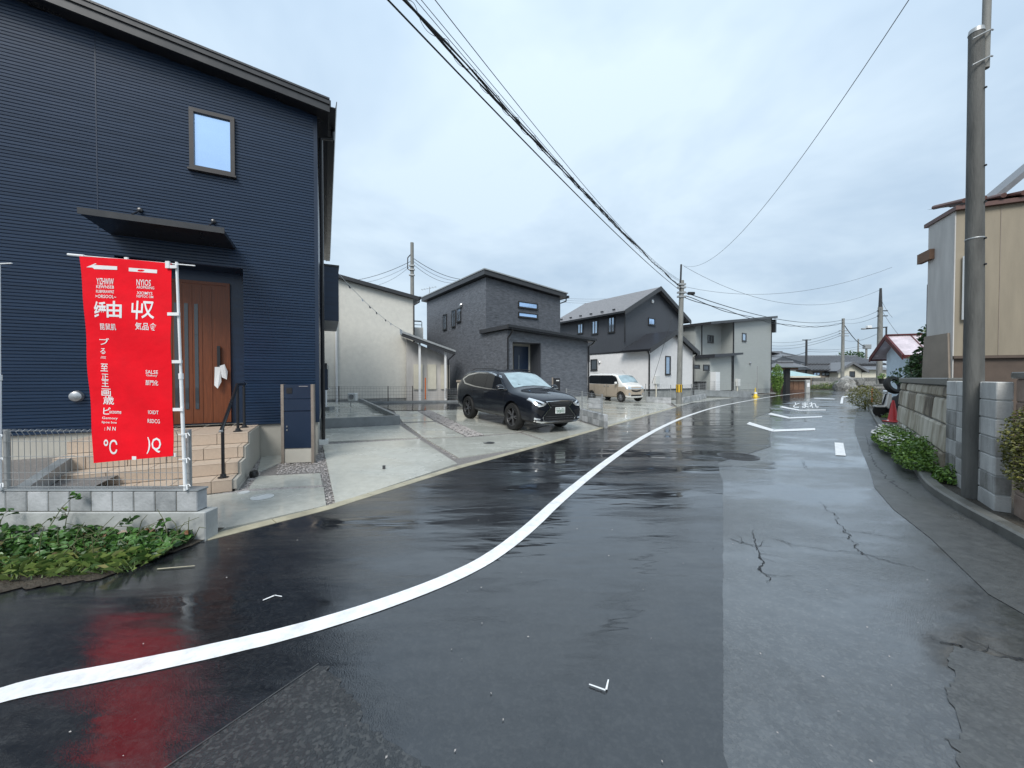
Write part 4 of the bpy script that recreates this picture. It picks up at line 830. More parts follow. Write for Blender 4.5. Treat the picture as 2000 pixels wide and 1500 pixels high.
pxwin(gf, gh, 'front', U0, (1012, 588), (1050, 605), fw=.05, pane='glass_bright'); pxwin(gf, gh, 'front', U0, (1012, 609), (1050, 623), fw=.05, pane='glass_bright')
for a, b in (((866, 615), (873, 643)), ((883, 607), (890, 638)), ((893, 603), (901, 628))): pxwin(gf, gh, 'left', -.006, a, b, fw=.05, pane='glass', split='v')
y_, z_ = gf.onX(902, 596, 0); MB().lathe([(.10, 0), (.12, .05), (.06, .12)], 12, m=Matrix.Translation((-.006, y_, z_)) @ Matrix.Rotation(R(-90), 4, 'Y')).build('wall_vent', M['steel'], gh, smooth=True)
an = MB(); ap = gf.w(.4, RY, zc0 + .3)
ant = thing('roof_antenna', 'thin television antenna behind the grey textured house', 'antenna', D(839, 575, 25.2))
MB().tube([(0, 0, -1.2), (0, 0, .5)], .02, 6).tube([(-.55, 0, .3), (.45, 0, .5)], .012, 5).build('mast', M['galv'], ant)
for i in range(6): x = -.5 + i * .18; MB().tube([(x, -.2, .31 + i * .036), (x, .2, .31 + i * .036)], .008, 5).build('element', M['galv'], ant)
# name post of the grey house
npz = thing('mailbox_post', 'slim black mailbox post in front of the grey house door', 'mailbox', D(1087, 768, 15.6)); bars(npz, 'panel', [(-.14, .14, -.05, .1, 0, .62)], 'black_metal'); bars(npz, 'upright', [(-.2, -.145, -.06, .02, -.2, .65)], 'aluminium_bronze'); bars(npz, 'name_plate', [(-.02, .1, -.056, -.051, .5, .54)], 'white_plastic')
# ================================================================ BLACK AND WHITE GABLED HOUSE
kf = Frame(8.6, 23.8, 35)
bh = fthing(kf, 'gabled_house', 'gabled house with black upper storey and white stucco ground floor', 'house')
MY = 1.88; MW = 6.95; KR = 6.6
ez_ = kf.onY(1221, 606, MY)[1]; pz_ = kf.onY(1284, 566, MY)[1]; mid = MW / 2; lwz = kf.onY(1221, 686, MY)[1]
MB().prism([(0, lwz), (MW, lwz), (MW, ez_), (mid, pz_), (0, ez_)], MY, KR + 2).build('upper_wall', M['black_siding'], bh)
MB().prism([(0.015, .75), (MW - .015, .75), (MW - .015, lwz - .001), (0.015, lwz - .001)], MY + .015, KR + 2 - .015).build('lower_wall', M['white_stucco'], bh)
bars(bh, 'band', [(-.02, MW + .02, MY - .02, KR + 2, lwz - .09, lwz - .002)], 'black_metal')
def gable_roof(root, w, y0, y1, ze, zp, ov, th, m, mf, lo=0):
    c = w / 2; s = (zp - ze) / c
    for sd in (-1, 1):
        x0, x1 = c, c + sd * (c + ov); zz = zp - s * (c + ov); poly = [(x0, zp + .05), (x1, zz + .05), (x1, zz + .05 + th), (x0, zp + .05 + th)]
        MB().prism(poly, y0, y1).build('roof', M[m], root)
        MB().prism([(x0, zp - .14), (x1, zz - .14), (x1, zz + .09 + th), (x0, zp + .09 + th)], y0 - .05, y0 - .002).build('barge_board', M[mf], root)
        bars(root, 'gutter', [(min(x1, x1 + sd * .12), max(x1, x1 + sd * .12), y0, y1, zz - .02, zz + .1)], 'black_metal')
gable_roof(bh, MW, MY - .35, KR + 2.3, ez_, pz_, .45, .08, 'shingle', 'fascia_dark')
for i in range(8): 
    yy = MY + .8 + i * 1.05; bars(bh, 'snow_guard', [(-.2, -.1, yy - .1, yy + .1, ez_ + .1, ez_ + .18)], 'black_metal')
aw_, ae = 5.0, kf.onY(1268, 681, 0)[1]; ap_ = kf.onY(1319, 651, 0)[1]; AY1 = MY + .0
MB().prism([(0.0, .75), (aw_, .75), (aw_, ae), (aw_ / 2, ap_), (0.0, ae)], 0, MY + .014).build('annex_wall', M['white_stucco'], bh)
gable_roof(bh, aw_, -.3, MY - .022, ae, ap_, .35, .08, 'roof_dark', 'fascia_dark')
MB().prism([(.02, .1), (aw_ - .02, .1), (aw_ - .02, .75), (.02, .75)], .02, KR).build('foundation', M['concrete_cast'], bh); bars(bh, 'drip_edge', [(-.03, aw_ + .03, -.03, 0, .72, .78)], 'black_metal')
bars(bh, 'drip_edge', [(-.03, -.001, 0, KR + 2, .72, .78)], 'black_metal')
pxwin(kf, bh, 'front', MY, (1266, 620), (1279, 636), fw=.07, pane='glass_bright'); pxwin(kf, bh, 'front', 0, (1299, 695), (1309, 732), fw=.07, pane='glass', fmat='frame_black')
for a, b in (((1128, 633), (1139, 651)), ((1156, 627), (1168, 652)), ((1188, 620), (1201, 649))): pxwin(kf, bh, 'left', 0, a, b, fw=.07, pane='glass', split='v')
for a, b in (((1154, 702), (1167, 723)), ((1147, 694), (1152, 705))): pxwin(kf, bh, 'left', .015, a, b, fw=.07, pane='glass_dark')
dp = [(-.3, -.2, ae - .05), (-.3, -.15, ae - .2), (-.06, -.06, ae - .4), (-.06, -.06, .3)]
downpipe(bh, dp, .05); downpipe(bh, [(aw_ + .3, -.2, ae - .05), (aw_ + .3, -.15, ae - .2), (aw_ + .06, -.06, ae - .4), (aw_ + .06, -.06, .3)], .05)
downpipe(bh, [(-.06, MY - .06, ez_ - .1), (-.06, MY - .06, lwz + .6)], .05)
for q in ((1274, 589), ): xx, zz = kf.onY(*q, MY); MB().lathe([(.13, 0), (.13, .06), (.05, .1)], 12, m=Matrix.Translation((xx, MY, zz)) @ Matrix.Rotation(R(90), 4, 'X')).build('wall_vent', M['white_plastic'], bh, smooth=True)
y_, z_ = kf.onX(1171, 708, 0); MB().lathe([(.1, 0), (.1, .05), (.05, .1)], 12, m=Matrix.Translation((.014, y_, z_)) @ Matrix.Rotation(R(-90), 4, 'Y')).build('wall_vent', M['steel'], bh, smooth=True)
em = kf.onY(1283, 742, -.06); bars(bh, 'power_meter', [(em[0] - .22, em[0] + .22, -.14, -.003, em[1] - .25, em[1] + .25)], 'cover_white'); downpipe(bh, [(em[0] - .1, -.08, em[1] - .25), (em[0] - .1, -.08, .2)], .04, 'cream_wall', 'conduit')
# ================================================================ GREY MODERN HOUSE
mf2 = Frame(18.4, 31.5, 35)
mh = fthing(mf2, 'shed_roof_house', 'pale grey sided house with single slope roof at the bend of the lane', 'house')
RW = 7.25; za_ = mf2.onY(1432, 629, 0)[1]; zb_ = mf2.onY(1505, 622, 0)[1]; sm_ = (zb_ - za_) / RW; mz = lambda x: za_ + sm_ * x
MB().prism([(0, .5), (RW, .5), (RW, mz(RW)), (0, mz(0))], 0, 8).build('wall', M['grey_siding'], mh)
MB().prism([(-4.1, .5), (0, .5), (0, mz(0)), (-4.1, mz(-4.1))], 1.0, 7.9).build('wing_wall', M['grey_siding'], mh)
MB().prism([(-4.08, .1), (RW - .02, .1), (RW - .02, .5), (-4.08, .5)], 1.02, 7.9).build('foundation', M['concrete_cast'], mh); bars(mh, 'foundation', [(.02, RW - .02, .02, 1.0, .1, .5)], 'concrete_cast')
MB().prism([(-4.4, mz(-4.4) + .0), (RW + .35, mz(RW + .35)), (RW + .35, mz(RW + .35) + .2), (-4.4, mz(-4.4) + .2)], -.4, 8.3).build('roof', M['fascia_dark'], mh)
bars(mh, 'corner_trim', [(-.05, .05, -.03, .03, .5, mz(0))], 'black_metal'); bars(mh, 'corner_trim', [(-3.2, -3.1, .95, 1.01, .5, mz(-3.2))], 'black_metal'); bars(mh, 'corner_trim', [(RW, RW + .06, -.05, .05, .5, mz(RW))], 'black_metal')
zl = mf2.onY(1436, 690, -.5)[1]
MB().prism([(-4.2, zl + .1 - .3), (.35, zl + .1), (.35, zl - .06), (-4.2, zl - .46)], -.6, .98).build('porch_roof', M['roof_dark'], mh)
MB().prism([(-4.0, .5), (-.55, .5), (-.55, zl - .1), (-4.0, zl - .42)], -.1, .98).build('porch_wall', M['grey_siding'], mh); bars(mh, 'corner_trim', [(-.55, -.47, -.14, -.05, .4, zl - .1)], 'black_metal')
pxwin(mf2, mh, 'front', 1.0, (1382, 654), (1393, 670), fw=.08, pane='glass_dark'); pxwin(mf2, mh, 'front', 0, (1449, 650), (1457, 667), fw=.08, pane='glass')
pxwin(mf2, mh, 'front', -.1, (1373, 712), (1385, 724), fw=.08, pane='glass_dark'); pxwin(mf2, mh, 'front', -.1, (1353, 712), (1366, 720), fw=.08, pane='glass_dark')
for q in ((1413, 705, -.0), (1464, 709, 0)): 
    xx, zz = mf2.onY(q[0], q[1], 0); 
    if xx < 0: continue
    MB().lathe([(.12, 0), (.12, .08), (.05, .14)], 10, m=Matrix.Translation((xx, 0, zz)) @ Matrix.Rotation(R(90), 4, 'X')).build('wall_vent', M['steel'], mh, smooth=True)
em = mf2.onY(1439, 747, 0); bars(mh, 'power_meter', [(em[0] - .25, em[0] + .25, -.18, -.003, em[1] - .3, em[1] + .3)], 'cover_white'); downpipe(mh, [(em[0] - .1, -.1, em[1] - .3), (em[0] - .1, -.1, .1)], .05, 'cream_wall', 'conduit')
xx, zz = mf2.onY(1507, 625, -.2); bars(mh, 'eave_box', [(RW + .08, RW + .36, -.3, 0, mz(RW) - 1.3, mz(RW) - .1)], 'black_metal')
hw_ = mf2.onY(1392, 738, -.15); bars(mh, 'water_heater', [(hw_[0] - .3, hw_[0] + .3, -.55, -.12, .3, hw_[1] + .45)], 'white_plastic')
ac = thing('trash_bins', 'dark equipment boxes beside the pale grey house', 'equipment', D(1362, 763, 28.5)); MB().box(-.75, -.05, 0, .5, -.6, .25, bev=.03).build('bin', M['black_matt'], ac); MB().box(.05, .75, .1, .6, -.6, .7, bev=.03).build('bin', M['black_matt'], ac)
# lot walls and fences further on
def blockwall(name, label, p, q, h, bl, bh_, m, th=.12, z0=0.0):
    p, q = Vector(p), Vector(q); L = (q - p).length; a = math.atan2(q.y - p.y, q.x - p.x); t = thing(name, label, 'wall', p, a); rows = round(h / bh_); n = max(1, round(L / bl)); l = L / n; hh_ = h / rows
    slope = (q.z - p.z) / L; me = MB().box(.005, l - .005, 0, th, .005, hh_ - .005, bev=.008).build('block', m, t); me.location = (0, 0, 0)
    for r in range(rows):
        for i in range(n):
            if r == 0 and i == 0: continue
            inst('block', me.data, t, Matrix.Translation((i * l, 0, r * hh_ + slope * i * l)))
    MB().add([(0.01, .01, -.05), (L - .01, .01, slope * L - .05), (L - .01, th - .01, slope * L - .05), (0.01, th - .01, -.05), (0.01, .01, h - .008), (L - .01, .01, slope * L + h - .008), (L - .01, th - .01, slope * L + h - .008), (.01, th - .01, h - .008)], [(3, 2, 1, 0), (4, 5, 6, 7), (0, 1, 5, 4), (1, 2, 6, 5), (2, 3, 7, 6), (3, 0, 4, 7)]).build('mortar', M['concrete_cast'], t); return t
e0, e1 = GL(1180, 837), GL(1104, 812)
blockwall('block_wall', 'low pale block wall right of the dark car with a wire fence on it', e1, e0, .40, .4, .2, M['block_grey'])
mesh_fence('mesh_fence', 'wire fence on the low block wall right of the dark car', [e1 + Vector((.05, .06, .40)), e0 + Vector((-.05, .06, .40))], .62, 0, 'galv', step=.1, spacing=1.3)
e2, e3 = GL(1150, 797), GL(1172, 798)
blockwall('block_wall', 'short pale block wall between the dark car and the beige van', D(1149, 797, 15.6), D(1172, 797, 15.2), .42, .4, .2, M['block_grey'])
wa, wb_, wc = GL(1262, 786.5), G(1321, 793, .02), G(1380, 777, .05)
blockwall('block_wall', 'low block wall between the beige van and the striped utility pole', wa, Vector((9.05, 21.5, .02)), .34, .4, .17, M['block_grey'])
blockwall('block_wall', 'low block wall right of the striped utility pole', (9.9, 21.9, .02), G(1380, 778, .05), .34, .4, .17, M['block_grey'])
mesh_fence('mesh_fence', 'wire fence along the white house behind the striped utility pole', [wa + Vector((0, .1, .34)), Vector((9.05, 21.6, .36)), ], .75, 0, 'galv', spacing=1.6)
mesh_fence('mesh_fence', 'white wire fence right of the striped utility pole', [Vector((9.9, 22.0, .36)), G(1380, 778, .05) + Vector((0, .1, .34))], .75, 0, 'galv', spacing=2)
f0, f1 = G(1345, 776, .1), G(1472, 770, .1)
fw2 = thing('long_footing_wall', 'long low concrete wall in front of the pale grey house', 'wall'); curbwall([D(1352, 772, 28.0), D(1468, 775.5, 29.3)], .42, .15, 'footing_wall', M['concrete_bed'], fw2)
mesh_fence('mesh_fence', 'thin white wire fence on the long wall before the pale grey house', [D(1352, 772, 28.05) + Vector((0, .05, .42)), D(1478, 775.5, 29.4) + Vector((0, .05, .42))], .7, 0, 'galv', spacing=2.0, step=.25)
MB().tube([(0, 0, 0), (0, 0, 2.4)], .025, 8).xf(Matrix.Translation(D(1479, 775, 29.6))).build('marker_pole', M['galv'], label='thin grey pole standing beside the yellow cone', cat='pole')
# ================================================================ CARS
ROWS = 9
def loft(stations):
    bm = bmesh.new(); rings = []
    for st in stations:
        x, pts = st; left = [(x, y, z) for y, z in pts]; full = left + [(x, -y, z) for y, z in pts[-2:0:-1]]; rings.append([bm.verts.new(p) for p in full])
    n = len(rings[0])
    for a, b in zip(rings, rings[1:]):
        for j in range(n): bm.faces.new((a[j], a[(j + 1) % n], b[(j + 1) % n], b[j]))
    for r in (rings[0], rings[-1]): bm.faces.new(r)
    bmesh.ops.recalc_face_normals(bm, faces=bm.faces[:])
    me = bpy.data.meshes.new('body'); bm.to_mesh(me); bm.free(); return me
def eval_mesh(o):
    dg = bpy.context.evaluated_depsgraph_get(); dg.update(); me = bpy.data.meshes.new_from_object(o.evaluated_get(dg)); return me
def car_body(stations, arches, R_arch, mats, classify, root, hw):
    me = loft(stations); o = bpy.data.objects.new('body', me); COL.objects.link(o)
    s = o.modifiers.new('s', 'SUBSURF'); s.levels = s.render_levels = 2
    tmp = []
    for ax in arches:
        cm = MB().lathe([(R_arch, -3), (R_arch, 3)], 32, (0, 0, 0), Matrix.Translation((ax[0], 0, ax[1])) @ Matrix.Rotation(R(90), 4, 'X')).build('cut'); tmp.append(cm)
    bpy.context.view_layer.update(); solid = eval_mesh(o); bvh = BVHTree.FromPolygons([v.co for v in solid.vertices], [p.vertices for p in solid.polygons])
    # cut only the outer part: cutters as two side cylinders
    for c in tmp: bpy.data.objects.remove(c)
    tmp = []
    for ax in arches:
        for sd in (-1, 1): tmp.append(MB().lathe([(R_arch, 0), (R_arch, .36)], 32, (0, 0, 0), Matrix.Translation((ax[0], sd * (hw + .1), ax[1])) @ Matrix.Rotation(R(90) * sd, 4, 'X')).build('cut'))
    for c in tmp: b = o.modifiers.new('b', 'BOOLEAN'); b.operation = 'DIFFERENCE'; b.object = c; b.solver = 'EXACT'
    fin = eval_mesh(o); o.modifiers.clear(); o.data = fin
    for c in tmp: bpy.data.objects.remove(c)
    fin.materials.clear()
    for m in mats: fin.materials.append(m)
    for p in fin.polygons: p.material_index = classify(p); p.use_smooth = True
    fin.set_sharp_from_angle(angle=R(35)); o.parent = root; return o, bvh
def patch(bvh, poly, ax, sgn, name, m, parent, off=.006, cuts=3, hole=None):
    """polygon thrown on the body along an axis: ax 'y' poly=(x,z), ax 'x' poly=(y,z), ax 'z' poly=(x,y)"""
    bm = bmesh.new()
    mk_ = {'y': lambda a, b: Vector((a, 3 * sgn, b)), 'x': lambda a, b: Vector((4 * sgn, a, b)), 'z': lambda a, b: Vector((a, b, 4))}[ax]
    dr_ = {'y': Vector((0, -sgn, 0)), 'x': Vector((-sgn, 0, 0)), 'z': Vector((0, 0, -1))}[ax]
    f = bm.faces.new([bm.verts.new(mk_(a, b)) for a, b in poly]); bmesh.ops.triangulate(bm, faces=[f])
    for _ in range(cuts): bmesh.ops.subdivide_edges(bm, edges=[e for e in bm.edges if e.calc_length() > .05], cuts=1, use_grid_fill=True)
    bmesh.ops.triangulate(bm, faces=bm.faces[:])
    ok = 0
    for v in bm.verts:
        h = bvh.ray_cast(v.co, dr_)
        if h[0] is not None: v.co = h[0] - dr_ * off * .35 + h[1] * (off if h[1].dot(dr_) < 0 else -off); ok += 1
        else: v.tag = True
    bmesh.ops.delete(bm, geom=[v for v in bm.verts if v.tag], context='VERTS')
    for f in bm.faces:
        f.normal_update()
        if f.normal.dot(dr_) > 0: f.normal_flip()
        f.smooth = True
    me = bpy.data.meshes.new(name); bm.to_mesh(me); bm.free(); me.materials.append(m); o = bpy.data.objects.new(name, me); COL.objects.link(o); o.parent = parent; return o
def strip(a, b, w_):
    a, b = Vector(a), Vector(b); d = (b - a).normalized(); n = Vector((-d.y, d.x)) * w_ / 2; return [tuple(a + n), tuple(b + n), tuple(b - n), tuple(a - n)]
def wheel(root, x, y, r, wd, sd, spokes, rimm):
    mt = Matrix.Translation((x, y, r)) @ Matrix.Rotation(R(-90) * sd, 4, 'X')
    wh = bpy.data.objects.new('wheel', None); COL.objects.link(wh); wh.parent = root; wh.matrix_local = mt; wh.empty_display_size = .1
    MB().lathe([(r * .68, -wd / 2), (r * .93, -wd / 2), (r, -wd * .36), (r, wd * .36), (r * .95, wd / 2), (r * .70, wd / 2), (r * .68, wd * .42), (r * .66, -wd * .4)], 36, cap=False).build('tyre', M['rubber'], wh, smooth=True)
    rm = MB().lathe([(r * .66, -wd * .45), (r * .70, wd * .44), (r * .66, wd * .47), (r * .62, wd * .40), (r * .60, wd * .0), (r * .1, -wd * .05)], 36)
    rm.build('rim', M['car_trim'], wh, smooth=True); sp = MB()
    for i in range(spokes):
        for q in (-.13, .13):
            a = 2 * math.pi * i / spokes + q; a2 = 2 * math.pi * i / spokes + q * 1.25; e = Vector((-math.sin(a), math.cos(a), 0)) * r * .035
            p0 = Vector((math.cos(a) * r * .14, math.sin(a) * r * .14, wd * .36)); p1 = Vector((math.cos(a2) * r * .66, math.sin(a2) * r * .66, wd * .42)); k = Vector((0, 0, .03))
            sp.add([p0 - e, p0 + e, p1 + e, p1 - e, p0 - e - k, p0 + e - k, p1 + e - k, p1 - e - k], [(0, 1, 2, 3), (0, 4, 5, 1), (1, 5, 6, 2), (2, 6, 7, 3), (3, 7, 4, 0)])
    sp.lathe([(r * .64, wd * .36), (r * .69, wd * .46), (r * .665, wd * .47)], 36, cap=False).lathe([(r * .17, wd * .3), (r * .17, wd * .38), (r * .08, wd * .41)], 18)
    sp.build('spokes', M[rimm], wh)
# ---- dark sport utility car
ang = math.atan2(-.833, .553); cpos = Vector((-.02, 12.1, 0)); cz_ = gz(cpos.x, cpos.y)
suv = thing('sport_utility_car', 'black sport utility car parked nose out on the concrete driveway', 'car', (cpos.x, cpos.y, cz_), ang)
dx_, dy_ = math.cos(ang), math.sin(ang); pit = math.atan((gz(cpos.x + dx_ * 1.3, cpos.y + dy_ * 1.3) - gz(cpos.x - dx_ * 1.3, cpos.y - dy_ * 1.3)) / 2.6); rol = math.atan((gz(cpos.x - dy_ * .8, cpos.y + dx_ * .8) - gz(cpos.x + dy_ * .8, cpos.y - dx_ * .8)) / 1.6)
suv.rotation_euler = (rol, -pit, ang)
S = [(-2.31, [(0, .42), (.64, .44), (.72, .52), (.78, .70), (.78, .92), (.74, 1.04), (.69, 1.10), (.58, 1.13), (0, 1.15)]),
     (-2.21, [(0, .32), (.78, .34), (.86, .46), (.90, .70), (.89, .94), (.84, 1.10), (.77, 1.20), (.64, 1.26), (0, 1.29)]),
     (-1.97, [(0, .27), (.84, .29), (.91, .42), (.945, .70), (.925, .96), (.88, 1.13), (.75, 1.45), (.66, 1.53), (0, 1.57)]),
     (-1.5, [(0, .25), (.86, .27), (.915, .40), (.95, .70), (.925, .95), (.885, 1.11), (.735, 1.545), (.65, 1.61), (0, 1.65)]),
     (-.9, [(0, .24), (.86, .26), (.89, .39), (.915, .66), (.905, .92), (.875, 1.075), (.73, 1.58), (.645, 1.64), (0, 1.68)]),
     (-.1, [(0, .24), (.86, .26), (.885, .39), (.905, .66), (.905, .90), (.875, 1.055), (.73, 1.58), (.645, 1.645), (0, 1.685)]),
     (.32, [(0, .24), (.86, .26), (.885, .39), (.91, .66), (.905, .90), (.88, 1.05), (.735, 1.53), (.65, 1.60), (0, 1.645)]),
     (.75, [(0, .24), (.86, .26), (.89, .39), (.93, .66), (.92, .90), (.88, 1.045), (.77, 1.30), (.67, 1.39), (0, 1.44)]),
     (1.15, [(0, .24), (.86, .26), (.91, .39), (.955, .66), (.935, .90), (.885, 1.03), (.80, 1.09), (.65, 1.14), (0, 1.18)]),
     (1.6, [(0, .24), (.86, .26), (.915, .39), (.955, .68), (.93, .90), (.87, 1.01), (.77, 1.055), (.53, 1.09), (0, 1.105)]),
     (2.02, [(0, .23), (.83, .25), (.89, .37), (.915, .64), (.88, .86), (.82, .945), (.72, .985), (.48, 1.015), (0, 1.03)]),
     (2.23, [(0, .23), (.77, .25), (.83, .35), (.85, .60), (.80, .79), (.73, .875), (.64, .91), (.43, .935), (0, .95)]),
     (2.30, [(0, .25), (.68, .27), (.75, .35), (.77, .60), (.72, .77), (.64, .845), (.55, .88), (.38, .90), (0, .915)]),
     (2.325, [(0, .27), (.64, .29), (.70, .37), (.71, .58), (.66, .73), (.58, .80), (.50, .835), (.34, .855), (0, .87)])]
body, bv = car_body(S, ((1.38, .375), (-1.28, .375)), .435, [M['car_black'], M['car_trim']], lambda p: 1 if p.center.z < .34 else 0, suv, .95)
for sd in (-1, 1):
    nm = dict(parent=suv)
    patch(bv, [(1.02, 1.055), (.44, 1.48), (-.1, 1.56), (-.9, 1.565), (-1.55, 1.48), (-1.92, 1.30), (-1.62, 1.14), (-.9, 1.075), (0, 1.05)], 'y', sd, 'window_trim', M['chrome'], suv, .004)
    for pl in ([(.86, 1.085), (.42, 1.425), (-.1, 1.515), (-.24, 1.518), (-.24, 1.08), (0, 1.078)], [(-.25, 1.082), (-.25, 1.518), (-.88, 1.518), (-1.12, 1.485), (-1.12, 1.13), (-.9, 1.108)], [(-1.13, 1.132), (-1.13, 1.484), (-1.53, 1.42), (-1.79, 1.295), (-1.58, 1.18)]): patch(bv, pl, 'y', sd, 'side_window', M['car_glass'], suv, .010)
    for a, b in (((.96, 1.02), (.93, .42)), ((-.25, 1.05), (-.25, .42)), ((-1.08, 1.09), (-.92, .72)), ((.93, .42), (-.86, .42))): patch(bv, strip(a, b, .012), 'y', sd, 'door_seam', M['car_trim'], suv, .003, 4)
    for x in (-.12, -.98): 
        h = bv.ray_cast(Vector((x, 3 * sd, .95)), Vector((0, -sd, 0)))[0]; MB().box(x - .1, x + .1, h.y - .012, h.y + .03 * sd, .935, .965, bev=.01).build('door_handle', M['car_black'], suv)
    mir = MB(); bmm = bmesh.new(); bmesh.ops.create_uvsphere(bmm, u_segments=14, v_segments=8, radius=1); bmm.verts.index_update()
    mir.add([Vector((.86 + v.co.x * .09 - (.03 if v.co.x < 0 else 0) * 0, sd * (1.0 + v.co.y * .13), 1.15 + v.co.z * .085)) for v in bmm.verts], [tuple(v.index for v in f.verts) for f in bmm.faces]); bmm.free(); mo = mir.build('mirror', M['car_black'], suv, smooth=True)
    MB().tube([(.88, sd * .84, 1.06), (.87, sd * .95, 1.10)], .022, 8).build('mirror_arm', M['car_trim'], mo); MB().box(.90, .955, sd * .92, sd * 1.10, 1.115, 1.13, bev=.005).build('chrome_strip', M['chrome'], mo)
    # lamps, lower bumper
    patch(bv, [(sd * .46, .80), (sd * .62, .86), (sd * .80, .935), (sd * .855, .88), (sd * .76, .76), (sd * .56, .725)][::1], 'x', 1, 'headlight', M['lamp_clear'], suv, .006); patch(bv, [(sd * .58, .79), (sd * .64, .825), (sd * .75, .86), (sd * .74, .81), (sd * .64, .775)], 'x', 1, 'headlight_core', M['car_glass'], suv, .010)
    patch(bv, [(sd * .55, .735), (sd * .70, .715), (sd * .82, .80), (sd * .72, .745)], 'x', 1, 'running_light', M['plate_white'], suv, .008)
    patch(bv, [(sd * .64, .41), (sd * .80, .44), (sd * .80, .39), (sd * .66, .37)], 'x', 1, 'fog_light', M['lamp_clear'], suv, .008)
    patch(bv, [(sd * .50, .60), (sd * .74, .66), (sd * .80, .60), (sd * .62, .46)], 'x', 1, 'air_intake', M['car_trim'], suv, .005)
    patch(bv, [(sd * .35, 1.04), (sd * .80, 1.12), (sd * .84, 1.02), (sd * .6, .94)], 'x', -1, 'tail_light', M['tail_red'], suv, .008)
    MB().tube([(-1.5, sd * .63, 1.625), (-1.3, sd * .63, 1.665), (-.1, sd * .63, 1.675), (.15, sd * .63, 1.63)], .012, 8).build('roof_rail', M['car_trim'], suv, smooth=True)
    for x in (1.38, -1.28): wheel(suv, x, sd * .815, .372, .235, sd, 5, 'rim_grey')
patch(bv, [(-.70, 1.15), (-.63, 1.42), (-.58, 1.545), (0, 1.59), (.58, 1.545), (.63, 1.42), (.70, 1.15), (.35, 1.20), (0, 1.215), (-.35, 1.20)], 'x', 1, 'windscreen', M['windscreen'], suv, .006, 4)
patch(bv, [(-.64, 1.18), (-.55, 1.44), (.55, 1.44), (.64, 1.18)], 'x', -1, 'rear_window', M['car_glass'], suv, .006)
sp_o = [(-.48, .86), (0, .875), (.48, .86), (.33, .70), (.58, .44), (.54, .33), (-.54, .33), (-.58, .44), (-.33, .70)]
sp_i = [(-.44, .843), (0, .857), (.44, .843), (.29, .70), (.545, .44), (.51, .345), (-.51, .345), (-.545, .44), (-.29, .70)]
gr_ = patch(bv, sp_o, 'x', 1, 'grille_frame', M['chrome'], suv, .006, 4); patch(bv, sp_i, 'x', 1, 'grille', M['car_trim'], suv, .012, 4)
for z in (.40, .46, .75, .79, .82): wz = .26 + abs(z - .7) * .8; patch(bv, strip((-wz, z), (wz, z), .012), 'x', 1, 'grille_bar', M['rim_grey'], gr_, .016, 4)
hp = bv.ray_cast(Vector((4, 0, .62)), Vector((-1, 0, 0)))[0].x
pl_ = MB().box(hp + .012, hp + .03, -.165, .165, .53, .695, bev=.004).build('number_plate', M['plate_white'], suv); r_ = random.Random(4); pc = MB()
for rw, (z0, z1, n) in enumerate(((.645, .68, 7), (.55, .63, 8))):
    for i in range(n):
        c0 = -.145 + i * .29 / n
        for (a, b, c, d) in ((0, 1, .8, 1), (0, 1, 0, .2), (0, .25, .1, .9), (.75, 1, .1, .9), (.2, .8, .4, .6)):
            if r_.random() < .72: pc.box(hp + .0305, hp + .0325, c0 + a * .026, c0 + b * .026, z0 + (z1 - z0) * c, z0 + (z1 - z0) * d)
pc.build('plate_characters', M['plate_green'], pl_, kind='stuff')
em_ = MB().lathe([(.055, 0), (.055, .012), (.04, .014)], 20, m=Matrix.Translation((hp - .005, 0, .79)) @ Matrix.Rotation(R(90), 4, 'Y')).build('emblem', M['chrome'], suv, smooth=True)
patch(bv, strip((-.62, .315), (.62, .315), .04), 'x', 1, 'bumper_strip', M['chrome'], suv, .014, 4)
for sd in (-1, 1): patch(bv, strip((sd * .60, .312), (sd * .79, .355), .038), 'x', 1, 'bumper_strip', M['chrome'], suv, .012, 4)
for s in (-.28, .25): MB().tube([(1.10, s + .25, 1.195), (1.02, s - .2, 1.25)], .008, 6).build('wiper', M['car_trim'], suv)
